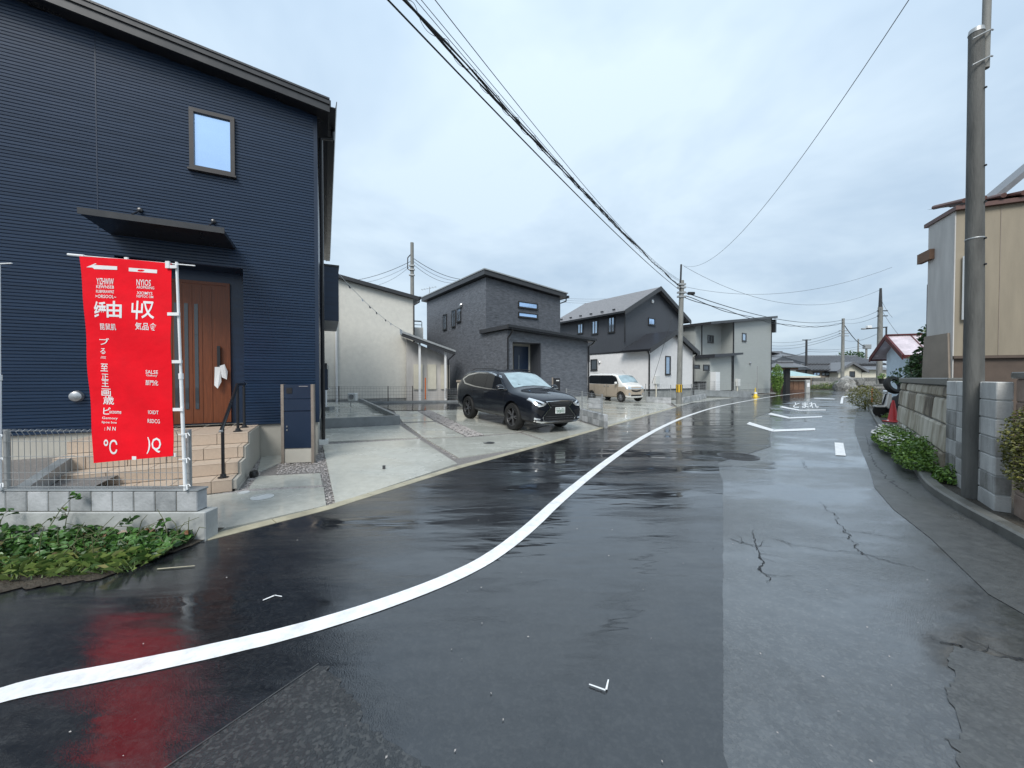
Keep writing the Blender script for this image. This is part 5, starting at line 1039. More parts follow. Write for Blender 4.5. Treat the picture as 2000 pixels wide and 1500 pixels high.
# ---- beige kei van
v0 = Vector((6.2, 21.45)); vd = Vector((.485, -.875)).normalized(); side = Vector((-vd.y, vd.x)); vc = v0 - vd * 1.2 + side * .64
van = thing('kei_van', 'small beige and white boxy van parked before the white house', 'van', (vc.x, vc.y, gz(vc.x, vc.y)), math.atan2(vd.y, vd.x))
V = [(-1.69, [(0, .32), (.60, .34), (.66, .42), (.69, .6), (.69, .85), (.68, 1.0), (.63, 1.50), (.56, 1.57), (0, 1.61)]),
     (-1.60, [(0, .22), (.67, .24), (.715, .34), (.735, .6), (.735, .85), (.72, 1.0), (.665, 1.55), (.60, 1.62), (0, 1.655)]),
     (-1.2, [(0, .2), (.68, .22), (.72, .32), (.737, .6), (.737, .85), (.725, 1.0), (.67, 1.56), (.60, 1.63), (0, 1.665)]),
     (0, [(0, .2), (.68, .22), (.72, .32), (.737, .6), (.737, .85), (.725, .99), (.67, 1.56), (.60, 1.63), (0, 1.665)]),
     (.72, [(0, .2), (.68, .22), (.72, .32), (.737, .6), (.737, .85), (.725, .98), (.67, 1.53), (.60, 1.60), (0, 1.635)]),
     (.98, [(0, .2), (.68, .22), (.72, .32), (.737, .6), (.737, .84), (.725, .97), (.685, 1.33), (.61, 1.42), (0, 1.46)]),
     (1.24, [(0, .2), (.67, .22), (.715, .32), (.735, .58), (.735, .83), (.72, .955), (.70, 1.03), (.62, 1.09), (0, 1.13)]),
     (1.48, [(0, .2), (.65, .22), (.70, .31), (.725, .55), (.72, .79), (.70, .90), (.665, .955), (.56, .99), (0, 1.02)]),
     (1.63, [(0, .21), (.60, .23), (.66, .31), (.68, .52), (.675, .72), (.65, .82), (.60, .875), (.5, .905), (0, .925)]),
     (1.70, [(0, .25), (.50, .27), (.57, .33), (.60, .5), (.595, .67), (.57, .75), (.52, .80), (.42, .82), (0, .84)])]
body, bv = car_body(V, ((1.2, .285), (-1.25, .285)), .335, [M['van_beige'], M['van_white']], lambda p: 1 if (p.center.z > 1.0 or (p.center.x > 1.05 and p.center.z > .86) or (p.center.x > 1.5 and (p.center.z < .36))) else 0, van, .737)
for sd in (-1, 1):
    for pl in ([(1.05, 1.02), (.86, 1.36), (.72, 1.46), (.50, 1.49), (.50, 1.0)], [(.44, 1.0), (.44, 1.49), (-.45, 1.51), (-.45, 1.01)], [(-.51, 1.01), (-.51, 1.51), (-1.42, 1.50), (-1.55, 1.40), (-1.55, 1.03)]): patch(bv, pl, 'y', sd, 'side_window', M['car_glass'], van, .008)
    patch(bv, [(.52, .995), (.52, 1.51), (-1.58, 1.52), (-1.58, 1.02)], 'y', sd, 'window_surround', M['car_trim'], van, .003)
    for a, b in (((1.0, .96), (.98, .36)), ((.1, 1.0), (.1, .30)), ((-1.0, 1.0), (-.95, .5))): patch(bv, strip(a, b, .012), 'y', sd, 'door_seam', M['car_trim'], van, .003, 4)
    for x in (.25, -.05): MB().box(x - .07, x + .07, sd * .74, sd * .765, .87, .90, bev=.008).build('door_handle', M['chrome'], van)
    MB().box(.90, 1.02, sd * .76, sd * .93, 1.0, 1.14, bev=.035).build('mirror', M['van_white'], van)
    patch(bv, [(sd * .36, .74), (sd * .40, .86), (sd * .66, .90), (sd * .70, .74), (sd * .5, .70)], 'x', 1, 'headlight', M['lamp_clear'], van, .006)
    patch(bv, [(sd * (.52 + .07 * math.cos(a)), .46 + .07 * math.sin(a)) for a in [i * .5236 for i in range(12)]], 'x', 1, 'fog_light', M['lamp_clear'], van, .008)
    for x in (1.2, -1.25): wheel(van, x, sd * .655, .275, .155, sd, 8, 'rim_silver')
patch(bv, [(-.64, 1.07), (-.62, 1.35), (-.56, 1.49), (0, 1.53), (.56, 1.49), (.62, 1.35), (.64, 1.07), (0, 1.12)], 'x', 1, 'windscreen', M['windscreen'], van, .006, 4)
patch(bv, [(-.40, .70), (-.30, .60), (0, .565), (.30, .60), (.40, .70), (0, .655)], 'x', 1, 'grille', M['car_trim'], van, .008, 4); patch(bv, strip((-.36, .76), (.36, .76), .05), 'x', 1, 'grille_bar', M['chrome'], van, .007, 4)
patch(bv, [(-.42, .34), (-.38, .42), (.38, .42), (.42, .34)], 'x', 1, 'air_intake', M['car_trim'], van, .008, 4)
hp = bv.ray_cast(Vector((4, 0, .50)), Vector((-1, 0, 0)))[0].x; MB().box(hp + .006, hp + .02, -.165, .165, .42, .585, bev=.004).build('number_plate', M['yellow_paint'], van) if 0 else None
MB().tube([(.5, .3, 1.63), (.28, .34, 1.80)], .006, 6).build('aerial', M['car_trim'], van)
# ================================================================ RIGHT SIDE: walls
n0, n1 = Vector((6.28, 5.38)), Vector((9.75, 9.45))
sa = math.atan2(n1.y - n0.y, n1.x - n0.x); SL = (n1 - n0).length
sw = thing('stone_wall', 'weathered wall of big rough stone blocks with a concrete coping on the right', 'wall', (n0.x, n0.y, 0), sa)
r_ = random.Random(21)
CW = [.05, .42, .82, 1.20, 1.38]
for c in range(4):
    x = .0 - r_.uniform(0, .3)
    while x < SL:
        l = r_.uniform(.55, .95); x0, x1 = max(x, 0), min(x + l, SL)
        if x1 - x0 > .12:
            bt_ = .06; y0, y1 = .02 + bt_ * (1.4 - CW[c]), .02 + bt_ * (1.4 - CW[c + 1]); g = .008; j = r_.uniform(-.012, .012)
            v = [(x0 + g, y0 + j, CW[c] + g), (x1 - g, y0 + j, CW[c] + g), (x1 - g, y1 + j, CW[c + 1] - g), (x0 + g, y1 + j, CW[c + 1] - g)]
            ins = .03; m4 = [(x0 + g + ins, y0 + .02 + j, CW[c] + g + ins), (x1 - g - ins, y0 + .02 + j, CW[c] + g + ins), (x1 - g - ins, y1 + .02 + j, CW[c + 1] - g - ins), (x0 + g + ins, y1 + .02 + j, CW[c + 1] - g - ins)]
            bk = [(a, -.2, b) for a, _, b in v]
            MB().add(v + m4 + bk, [(0, 1, 5, 4), (1, 2, 6, 5), (2, 3, 7, 6), (3, 0, 4, 7), (4, 5, 6, 7), (0, 8, 9, 1), (1, 9, 10, 2), (2, 10, 11, 3), (3, 11, 8, 0), (11, 10, 9, 8)]).build('stone', M['wall_stone'], sw)
        x += l
MB().prism([(-.18, 0), (.10, 0), (.008, 1.39), (-.18, 1.39)], .01, SL - .01, 'x').build('mortar', M['rubble'], sw)
MB().box(-.02, SL + .03, -.22, .07, 1.392, 1.50, bev=.012).build('coping', M['kerb_dark'], sw)
# continuation toward the viewer: pale blocks
w0, w1 = Vector((6.30, 5.35, .04)), Vector((5.28, 3.98, .04))
bwt = blockwall('tall_block_wall', 'pale grey block wall behind the near utility pole', w1, w0 + Vector((-.02, -.03, 0)), 1.42, .4, .19, M['block_white'], th=.12)
for ch_ in bwt.children: pass
pf = Vector((5.30, 3.95, 0)); pl2 = thing('brown_pillar', 'brown rendered pillar at the right edge beside the pale block wall', 'pillar', pf, math.atan2(1.37, 1.02))
for i in range(6): MB().box(-.42, -.01, -.25, .03, .05 + i * .24, .285 + i * .24, bev=.01).build('block', M['pillar_brown'], pl2)
MB().box(-.415, -.015, -.245, .02, 0, 1.49).build('mortar', M['kerb_dark'], pl2); MB().box(-.45, .02, -.28, .06, 1.492, 1.56, bev=.01).build('cap', M['kerb_dark'], pl2)
r_ = random.Random(8)
hd0 = D(1992, 870, 3.62)
hg = thing('hedge_bush', 'yellowish green hedge bush at the right edge of the wall', 'hedge', (hd0.x, hd0.y, .07))
def ball(c, rx, ry, rz, shell=.5):
    def f(r):
        while 1:
            v = Vector((r.uniform(-1, 1), r.uniform(-1, 1), r.uniform(-1, 1)))
            if shell < v.length < 1: break
        k = 1 + .22 * noise.noise(v * 2.3 + Vector(c)); return (c[0] + v.x * rx * k, c[1] + v.y * ry * k, c[2] + v.z * rz * k)
    return f
leaves(3600, ball((.12, 0, .72), .15, .22, .44, .2), .032, .4, .6, seed=2).build('foliage', M['leaf_hedge'], hg); MB().tube([(.12, .02, 0), (.12, 0, .6)], [.012, .008], 6).build('stem', M['wood_old'], hg)
# weeds with white flowers on the verge
def weed(nm, label, ctr, rx, ry, h, n, size, leafm, flowers=0, seed=1, ang=0.0, cat='plant'):
    t = thing(nm, label, cat, (ctr[0], ctr[1], .07), ang); rd_ = random.Random(seed); st_ = MB(); pts = []
    def pos(r):
        a = r.uniform(0, 6.283); q = math.sqrt(r.random()); x, y = rx * q * math.cos(a), ry * q * math.sin(a); return (x, y, h * (1 - .65 * q * q) * r.uniform(.05, 1) * (1 + .4 * noise.noise(Vector((x * 4, y * 4, seed)))))
    leaves(n, pos, size, .35, .42, seed=seed).build('foliage', M[leafm], t)
    for i in range(40): p = pos(rd_); st_.tube([(p[0] * .7, p[1] * .7, 0), (p[0], p[1], max(p[2], .05))], [.004, .002], 4, False)
    st_.build('stems', M['stem'], t)
    if flowers:
        fl = MB()
        for i in range(flowers):
            p = Vector(pos(rd_)); p.z = max(p.z, h * .55 * max(0.2, 1 - (p.x / rx) ** 2 - (p.y / ry) ** 2 * .5)) + .06; tl_ = rd_.uniform(0, 6)
            for k in range(6):
                a = tl_ + k * 1.047; u = Vector((math.cos(a), math.sin(a), rd_.uniform(-.1, .5))) * .034; s_ = Vector((-math.sin(a), math.cos(a), 0)) * .015; fl.add([p, p + u * .6 + s_, p + u, p + u * .6 - s_], [(0, 1, 2, 3)])
        fl.build('flowers', M['petal'], t, kind='stuff')
    return t
weed('flowering_weeds', 'weeds with white flowers at the foot of the stone wall behind the red cone', (8.45, 8.4), 1.0, .34, .36, 2600, .055, 'leaf_mid', 170, 3, sa)
weed('flowering_weeds', 'weeds with white flowers in the middle of the stone wall foot', (7.75, 7.5), .95, .34, .42, 3200, .055, 'leaf_mid', 150, 4, sa)
weed('green_weeds', 'dense green weeds at the near end of the stone wall', (6.75, 6.2), .95, .34, .42, 3200, .065, 'leaf_mid', 0, 5, sa)
weed('pole_weeds', 'small grass clump behind the base of the near utility pole', (5.98, 5.15), .22, .16, .28, 420, .07, 'leaf_mid', 0, 6, sa)
# ---- tan building
tf = Frame(9.9, 8.5, -22.8)
tb = fthing(tf, 'tan_building', 'tall tan clad building behind the near utility pole', 'house')
tz = tf.onY(1862, 413, 0)[1]; tzb = tf.onY(1920, 697, 0)[1]
MB().prism([(0, tzb), (7, tzb), (7, tz + .05), (0, tz)], 0, .95).build('wall', M['tan_wall'], tb)
bars(tb, 'end_wall', [(-.02, -.001, 0, .95, 1.5, tz)], 'tan_side')
bars(tb, 'base_wall', [(.02, 7, .03, .95, 0, tzb - .002)], 'brown_base')
bars(tb, 'drip_rail', [(-.02, 7, -.05, -.002, tzb - .03, tzb + .03)], 'brown_base')
for i in range(12): x = .15 + i * .55; bars(tb, 'panel_joint', [(x - .006, x + .006, -.008, -.001, tzb + .04, tz)], 'brown_grey')
MB().prism([(-.06, tz + .0), (7, tz + .06), (7, tz + .15), (-.06, tz + .09)], -.10, 1.05).build('eave_board', M['roof_redbrown'], tb)
for i in range(18): x = .05 + i * .30; MB().tube([(x, -.16, tz + .16), (x, .9, tz + .44)], .05, 8).build('roof_tile_row', M['roof_redbrown'], tb, smooth=True)
MB().add([(-.06, -.12, tz + .13), (7, -.12, tz + .16), (7, .95, tz + .45), (-.06, .95, tz + .42)], [(0, 1, 2, 3)]).build('roof', M['roof_redbrown'], tb)
MB().prism([(tf.onY(1948, 392, .2)[0], tz + .15), (7, tz + .15), (7, tf.onY(2000, 352, .2)[1] + 2.5), ], .15, .9).build('gable_wall', M['wood_old'], tb)
a, b = tf.onY(1940, 400, 0), tf.onY(2000, 350, 0); sx = (b[1] - a[1]) / (b[0] - a[0])
MB().prism([(a[0], a[1]), (7, a[1] + sx * (7 - a[0])), (7, a[1] + sx * (7 - a[0]) + .09), (a[0] - .1, a[1] + .05)], .1, .95).build('gable_roof', M['japan_roof'], tb)
MB().prism([(-.05, .1), (1.12, .1), (.97, tf.onX(1828, 655, 0)[1]), (.1, tf.onX(1828, 655, 0)[1])], -.06, -.022, 'x').build('lower_render', M['brown_grey'], tb)
MB().prism([(-.55, 2.35), (-.022, 2.75), (-.022, 2.68), (-.55, 2.28)], .1, 2.3).build('wing_roof', M['galv'], tb) if 0 else None
dpx = tf.onY(1815, 600, 1.0); downpipe(tb, [(dpx[0] + .45, 1.0, 3.9), (dpx[0] + .1, 1.0, 3.9), (dpx[0], 1.0, 3.8), (dpx[0], 1.0, 2.4)], .05, 'fascia_dark')
ho = tf.onY(1816, 500, .9); bars(tb, 'eave_hood', [(ho[0] - .1, -.02, .7, 1.2, ho[1] - .12, ho[1] + .12)], 'wood_old')
q = tf.onY(1884, 580, -.06); downpipe(tb, [(q[0], -.06, q[1] + .9), (q[0], -.06, q[1] - .5)], .04, 'white_plastic')
# ---- shed with pink red roof
sf = Frame(*D(1776, 700, 14.7).xy, -20)
sh = fthing(sf, 'red_roof_shed', 'small pale blue shed with reddish sheet metal roof', 'shed')
ev = D(1776, 688, 14.7).z; pk = D(1735, 655, 15.4).z
SX, SY = 1.7, 1.5; ry_ = .75; MB().box(0, SX, 0, SY, 0, ev + .02).build('wall', M['wall_paleblue'], sh)
bars(sh, 'front_panel', [(.01, SX, -.03, -.001, 0, ev - .1)], 'brown_wall')
MB().prism([(0.0, ev + .02), (SY, ev + .02), (ry_, pk - .1)], .001, SX - .001, 'x').build('gable', M['wall_paleblue'], sh)
L0, L1 = -.38, SX + .2; s_r = (pk - ev - .1) / (ry_ + .1)
for yy, nm in ((-.42, 'roof'), (SY + .42, 'rear_roof')):
    zz = pk - s_r * abs(ry_ - yy); ye = ry_ + (.002 if yy > ry_ else -.0)
    MB().add([(L0, yy, zz), (L1, yy, zz), (L1, ye, pk), (L0, ye, pk), (L0, yy, zz - .05), (L1, yy, zz - .05), (L1, ye, pk - .05), (L0, ye, pk - .05)], [(0, 1, 2, 3), (7, 6, 5, 4), (0, 4, 5, 1), (1, 5, 6, 2), (3, 2, 6, 7), (0, 3, 7, 4)]).build(nm, M['roof_pink'], sh)
    MB().prism([(yy, zz - .16), (ry_, pk - .16), (ry_, pk + .03), (yy, zz + .03)], L0 - .04, L0 - .002, 'x').build('barge_board', M['trim_red'], sh)
    bars(sh, 'eave_board', [(L0, L1, *((yy - .03, yy - .001) if yy < 0 else (yy + .001, yy + .03)), zz - .12, zz + .02)], 'trim_red')
zz = pk - s_r * (ry_ + .42)
bars(sh, 'ridge_cap', [(L0, L1, ry_ - .08, ry_ + .08, pk + .005, pk + .05)], 'trim_red')
for i in range(4): x = L0 + .02 + i * (L1 - L0 - .04) / 3; MB().tube([(x, -.42, zz + .015), (x, ry_, pk + .015)], .022, 5).build('roof_seam', M['trim_red'], sh)
# shrub at the shed, ivy by the tan building
def shrub(nm, label, c, rx, ry, rz, n, s, lm, seed, cat='shrub', stem=True):
    t = thing(nm, label, cat, (c[0], c[1], 0)); leaves(n, ball((0, 0, c[2]), rx, ry, rz, .25), s, .3, .55, seed=seed).build('crown', M[lm], t)
    if stem: MB().tube([(0, 0, 0), (.02, .01, c[2] * .6), (0, 0, c[2])], [.05, .035, .015], 6).build('trunk', M['stem'], t)
    return t
c = D(1796, 715, 12.3); shrub('leafy_shrub', 'dark leafy shrub between the shed and the tan building', c, .32, .32, .55, 900, .11, 'leaf_dark', 3)
c = D(1811, 662, 12.0); shrub('climbing_plant', 'sparse climbing plant at the corner of the tan building', c, .2, .25, .45, 160, .13, 'leaf_dark', 4)
c = D(1768, 735, 11.6); shrub('small_shrub', 'thin low shrub in front of the pale blue shed', c, .4, .3, .28, 220, .09, 'leaf_dark', 9)
c = D(1690, 766, 18.5); shrub('clipped_hedge', 'rounded yellowish hedge at the far end of the gutter', (c.x, c.y, .55), .55, .9, .58, 2600, .07, 'leaf_hedge', 5)
c = D(1518, 742, 33.5); shrub('young_tree', 'slim green tree at the corner of the pale grey house', (c.x, c.y, 1.4), .45, .45, 1.35, 2600, .11, 'leaf_mid', 6, 'tree')
# cones
def cone(nm, label, p, h, m):
    t = thing(nm, label, 'traffic cone', p); MB().lathe([(h * .21, .03), (h * .19, .05), (h * .05, h * .97), (h * .035, h)], 18).build('cone_body', M[m], t, smooth=True); MB().box(-h * .27, h * .27, -h * .27, h * .27, 0, .035, bev=.012).build('base', M[m], t); return t
cone('traffic_cone', 'red traffic cone beside the motor scooter', G(1744, 824, .07), .70, 'cone_red')
yc = cone('traffic_cone', 'yellow traffic cone at the bend in front of the pale grey house', G(1475.5, 775.5, .0), .72, 'cone_yellow'); MB().lathe([(.115, .26), (.085, .40)], 18).build('reflective_band', M['white_plastic'], yc)
cone('traffic_cone', 'tiny orange cone far down the lane', G(1605, 757.6, 0), .7, 'orange_plastic')
# motor scooter under the wall (side view, white and black)
sp0 = G(1752, 812, .06); sc2 = thing('motor_scooter', 'white and black motor scooter parked behind the red cone', 'scooter', (*D(1757, 800, 13.7).xy, .07), R(160))
for x in (-.55, .55): MB().lathe([(.15, -.045), (.21, -.045), (.23, 0), (.21, .045), (.15, .045)], 20, m=Matrix.Translation((x, 0, .23)) @ Matrix.Rotation(R(90), 4, 'X')).build('wheel', M['rubber'], sc2, smooth=True)
MB().prism([(-.75, .38), (-.60, .62), (-.1, .66), (.0, .40), (.35, .33), (.30, .24), (-.2, .26), (-.5, .30)], -.13, .13).build('body_panel', M['van_white'], sc2)
MB().prism([(.35, .30), (.45, .40), (.38, .85), (.30, .86), (.30, .40)], -.16, .16).build('leg_shield', M['van_white'], sc2); MB().box(-.68, .02, -.12, .12, .66, .77, bev=.04).build('seat', M['rubber'], sc2)
MB().prism([(.35, .45), (.75, .42), (.72, .36), (.45, .36)], -.08, .08).build('front_fender', M['van_white'], sc2); MB().tube([(.34, -.3, .98), (.36, 0, .95), (.34, .3, .98)], .018, 8).build('handlebar', M['black_metal'], sc2); MB().tube([(.36, 0, .95), (.52, 0, .3)], .03, 8).build('steering_column', M['black_metal'], sc2); MB().box(.36, .46, -.1, .1, .84, .97, bev=.03).build('headlight', M['lamp_clear'], sc2); MB().box(-.85, -.6, -.18, .18, .68, .72, bev=.01).build('rack', M['black_metal'], sc2)
# covered thing behind, tyre, pots, pillar
q = D(1764, 765, 13.6); cv = leaves(1, lambda r: (0, 0, 0), .01) and thing('covered_cart', 'dark sheeted hump beside the stone wall end', 'cover', (q.x, q.y, .07)); bmm = bmesh.new(); bmesh.ops.create_icosphere(bmm, subdivisions=4, radius=1)
for v in bmm.verts: k = 1 + .16 * noise.noise(v.co * 2.2) + .08 * noise.noise(v.co * 6); v.co = Vector((v.co.x * .42 * k, v.co.y * .5 * k, max(v.co.z, -.2) * .72 * k + .14))
bmm.verts.index_update(); MB().add([v.co.copy() for v in bmm.verts], [tuple(v.index for v in f.verts) for f in bmm.faces]).build('sheet', M['black_matt'], cv, smooth='all'); bmm.free()
def tyre(label, p, tilt):
    o = MB().lathe([(.19, -.09), (.29, -.09), (.315, -.05), (.315, .05), (.29, .09), (.19, .09), (.17, .04), (.17, -.04), (.19, -.09)], 28, m=Matrix.Rotation(tilt, 4, 'X'), cap=False).build('old_tyre', M['rubber'], smooth=True, label=label, cat='tyre'); o.location = p; return o
tyre('old black tyre leaning in front of the pale blue shed', D(1746, 752, 13.2), R(70))
q = G(1722, 790, .07); gp_ = thing('stone_gatepost', 'squat stacked stone gatepost left of the scooter', 'gatepost', (q.x + .1, q.y, .05), R(30))
for i in range(9): MB().box(-.40 - .01 * (i % 2), .40, -.3, .3, i * .125, i * .125 + .118, bev=.012).build('stone', M['rubble'], gp_)
def pot(label, p, r, m='terracotta', plant=None):
    t = thing('flower_pot', label, 'flower pot', p); MB().lathe([(r * .65, 0), (r * .95, r * 1.5), (r * 1.1, r * 1.5), (r * 1.1, r * 1.75), (r * .85, r * 1.75), (r * .8, r * 1.55)], 16).build('pot', M[m], t, smooth=True)
    if plant: leaves(plant, ball((0, 0, r * 2.4), r * 1.2, r * 1.2, r * 1.1, .1), r * .6, .4, .5, seed=int(p[0] * 10)).build('plant', M['leaf_mid'], t)
gt = .05 + 9 * .125
pot('black flower pot on top of the stone gatepost', (q.x + .02, q.y + .02, gt), .16, 'black_matt', 120); pot('terracotta pot at the foot of the stone gatepost', (q.x - .15, q.y - .55, .07), .15, 'terracotta', 60); pot('terracotta pot on the right rim of the gatepost', (q.x + .30, q.y + .16, gt), .10)
MB().tube([(0, 0, 0), (0, 0, .86)], .035, 8).xf(Matrix.Translation(G(1703, 786, .05))).build('orange_post', M['orange_plastic'], label='slim orange post left of the stone gatepost', cat='post')
weed('verge_plants', 'low green plants around the motor scooter', (sp0.x - .9, sp0.y - .9), .5, .3, .22, 600, .05, 'leaf_mid', 14, 12)
# ================================================================ UTILITY POLES
def pole(nm, label, p, h, r0, r1, m='pole_concrete', lean=(0, 0), cat='utility pole', group=None):
    t = thing(nm, label, cat, p, 0, group); MB().tube([(0, 0, -.1), (lean[0] * .5, lean[1] * .5, h * .5), (lean[0], lean[1], h)], [r0, (r0 + r1) / 2, r1], 20).build('shaft', M[m], t, smooth=True); return t
P1 = Vector((5.50, 4.50, .05))
t1z = D(1907, 66, 4.5)
np1 = pole('utility_pole', 'dark concrete utility pole close by on the right with a steel extension', P1, t1z.z - .05, .092, .064, 'pole_dark', (t1z.x - P1.x, 0))
lx, hz_ = t1z.x - P1.x, t1z.z - .05
MB().tube([(lx, 0, hz_), (lx, 0, hz_ + .05)], [.069, .062], 20).build('cap', M['galv'], np1, smooth=True)
MB().tube([(lx + .085, -.02, hz_ - .42), (lx + .11, -.02, hz_ + 2.2)], .036, 12).build('extension_pipe', M['pole_concrete'], np1, smooth=True)
for dz in (-.06, -.36): MB().tube([(lx - .11, -.06, hz_ + dz - .05), (lx - .04, -.09, hz_ + dz - .02), (lx + .06, -.09, hz_ + dz + .03), (lx + .13, -.05, hz_ + dz + .06)], .009, 8).build('strap', M['galv'], np1, smooth=True)
zb2 = D(1900, 467, 4.5).z - .05; MB().lathe([(.0785, zb2 - .008), (.080, zb2 - .006), (.080, zb2 + .006), (.0785, zb2 + .008)], 20, (lx * zb2 / hz_, 0, 0)).build('band', M['galv'], np1, smooth=True)
for yq in (180, 330, 400, 470, 520, 760, 905): 
    zq = D(1900, yq, 4.5).z - .05; rr_ = .092 - .028 * zq / hz_; MB().lathe([(.012, 0), (.012, .012)], 8, m=Matrix.Translation((lx * zq / hz_ + .02, -rr_ - .004, zq)) @ Matrix.Rotation(R(90), 4, 'X')).build('step_hole', M['black_matt'], np1)
P2 = Vector((9.45, 21.45, .0)); tz2 = D(1333, 548, 21.45).z
p2 = pole('utility_pole', 'concrete utility pole with yellow and black stripes at the lane edge', P2, tz2, .155, .12, 'pole_concrete', (.12, 0))
ext = D(1332, 517, 21.45).z; MB().tube([(.02, -.05, tz2 - .5), (.06, -.05, ext)], .05, 10).build('extension_pipe', M['fascia_dark'], p2, smooth=True)
za2, zb3 = D(1327, 766, 21.45).z, D(1327, 751, 21.45).z
MB().lathe([(.162, za2), (.162, zb3)], 20, (.008, 0, 0)).build('warning_sleeve', M['yellow_paint'], p2, smooth=True)
for i in range(8): a = i * math.pi / 4; MB().box(-.025, .025, -.004, .004, za2 + .01, zb3 - .01).xf(Matrix.Translation((.008 + .164 * math.cos(a), .164 * math.sin(a), 0)) @ Matrix.Rotation(a + R(90), 4, 'Z')).build('black_stripe', M['black_matt'], p2)
for i, (yq, w_) in enumerate(((562, .35), (572, .25), (580, .3), (556, .2))): 
    zq = D(1333, yq, 21.45).z; MB().box(-.16, .3, -.16, .0, zq - .05, zq + .05, bev=.01).build('clamp', M['galv'], p2)
zq = D(1335, 655, 21.4).z
PB_ = D(806, 760, 28); 
tzb_ = D(806, 474, 28).z; p3 = pole('utility_pole', 'tall concrete utility pole behind the cream house', (PB_.x, PB_.y, 0), tzb_, .17, .12)
MB().tube([(-.05, 0, tzb_ - .8), (-.32, 0, tzb_ - 1.1), (-.34, 0, tzb_ - 1.9), (-.05, 0, tzb_ - 2.1)], .04, 8).build('bracket', M['fascia_dark'], p3, smooth=True)
for dz in (1.7, 2.0, 2.4): MB().box(-.2, .2, -.2, .0, tzb_ - dz - .04, tzb_ - dz + .04).build('clamp', M['galv'], p3)
P4 = D(1645, 757, 48); t4 = D(1645, 622, 48).z; p4 = pole('utility_pole', 'thin grey pole in front of the long tiled roof house', (P4.x, P4.y, 0), t4, .2, .15)
for k in (510, 560): pass
for yq in (646, 651, 656): MB().box(-.5, .7, -.06, .06, D(1645, yq, 48).z - .04, D(1645, yq, 48).z + .04).build('cross_arm', M['galv'], p4)
P5 = D(1717, 756, 27); t5 = D(1717, 563, 27).z; p5 = pole('utility_pole', 'tall pole with a street lamp arm left of the red roofed shed', (P5.x, P5.y, 0), D(1717, 600, 27).z, .18, .14); MB().tube([(0, 0, D(1717, 602, 27).z), (0, 0, t5)], [.12, .07], 10).build('steel_top', M['fascia_dark'], p5, smooth=True)
z5 = D(1700, 642, 27).z; MB().tube([(-1.1, 0, z5 - .02), (.5, 0, z5 + .12)], .04, 8).build('lamp_arm', M['fascia_dark'], p5); MB().box(-.95, -.65, -.1, .1, z5 + .03, z5 + .22, bev=.02).build('lamp_box', M['white_plastic'], p5); MB().box(-1.3, -1.05, -.08, .08, z5 - .06, z5 + .04, bev=.02).build('lamp_head', M['galv'], p5); MB().tube([(.45, 0, z5 + .12), (.45, 0, z5 - .9)], .05, 8).build('hanging_conduit', M['fascia_dark'], p5)
for yq in (607, 617): zq = D(1717, yq, 27).z; MB().box(-.2, .5, -.05, .05, zq - .03, zq + .03).build('cross_arm', M['fascia_dark'], p5)
P6 = D(1574, 757, 55); p6 = pole('utility_pole', 'thin dark pole behind the teal roofed shed', (P6.x, P6.y, 0), D(1574, 663, 55).z, .17, .13, 'fascia_dark'); zq = D(1574, 664, 55).z; MB().box(-.6, .6, -.05, .05, zq - .05, zq + .05).build('cross_arm', M['fascia_dark'], p6)
P7 = D(1675, 757, 90); p7 = pole('utility_pole', 'far pole peeking over the long tiled roof', (P7.x, P7.y, 0), D(1675, 662, 90).z, .2, .15)
P8 = D(1691, 757, 70); p8 = pole('utility_pole', 'far short pole with a transformer near the end of the lane', (P8.x, P8.y, 0), D(1691, 675, 70).z, .2, .15); zq = D(1691, 676, 70).z; MB().box(-.5, .7, -.3, .3, zq - .5, zq + .3, bev=.05).build('transformer', M['galv'], p8)
# ================================================================ WIRES
def wire(label, a, b, sag, r=.012, m='wire', n=26, wob=0.0, seed=1, cat='overhead wire', nm='overhead_wire', tw=None):
    a, b = Vector(a), Vector(b); r_ = random.Random(seed); pts = []
    for i in range(n + 1):
        t = i / n; p = a + (b - a) * t - Vector((0, 0, sag * 4 * t * (1 - t)))
        if tw: rad, turns, ph = tw; d = (b - a).normalized(); e = d.cross(Vector((0, 0, 1))).normalized(); p += (e * math.cos(turns * 6.283 * t + ph) + Vector((0, 0, 1)) * math.sin(turns * 6.283 * t + ph)) * rad
        pts.append(p - a)
    o = MB().tube(pts, r, 6).build(nm, M[m], smooth='all', label=label, cat=cat); o.location = a; return o
pole2 = lambda px, py: D(px, py, 21.4)
# the near pole of this run stands behind the viewer, along the lane edge
bun = thing('cable_bundle', 'thick twisted bundle of black cables running overhead along the lane', 'overhead wire', (0, 0, 0))
Q = pole2(1331, 562); def_d = 4.4
def back(px, py, z, q, ext=1.6):
    r = ray(px, py); p = O + r * ((z - CH) / r.z); return p + (p - q) * .35
def sagpts(a, mid, b, n): # quadratic through three points
    pts = []
    for i in range(n + 1): t = i / n; pts.append(a * (1 - t) * (1 - 2 * t) + mid * 4 * t * (1 - t) + b * t * (2 * t - 1))
    return pts
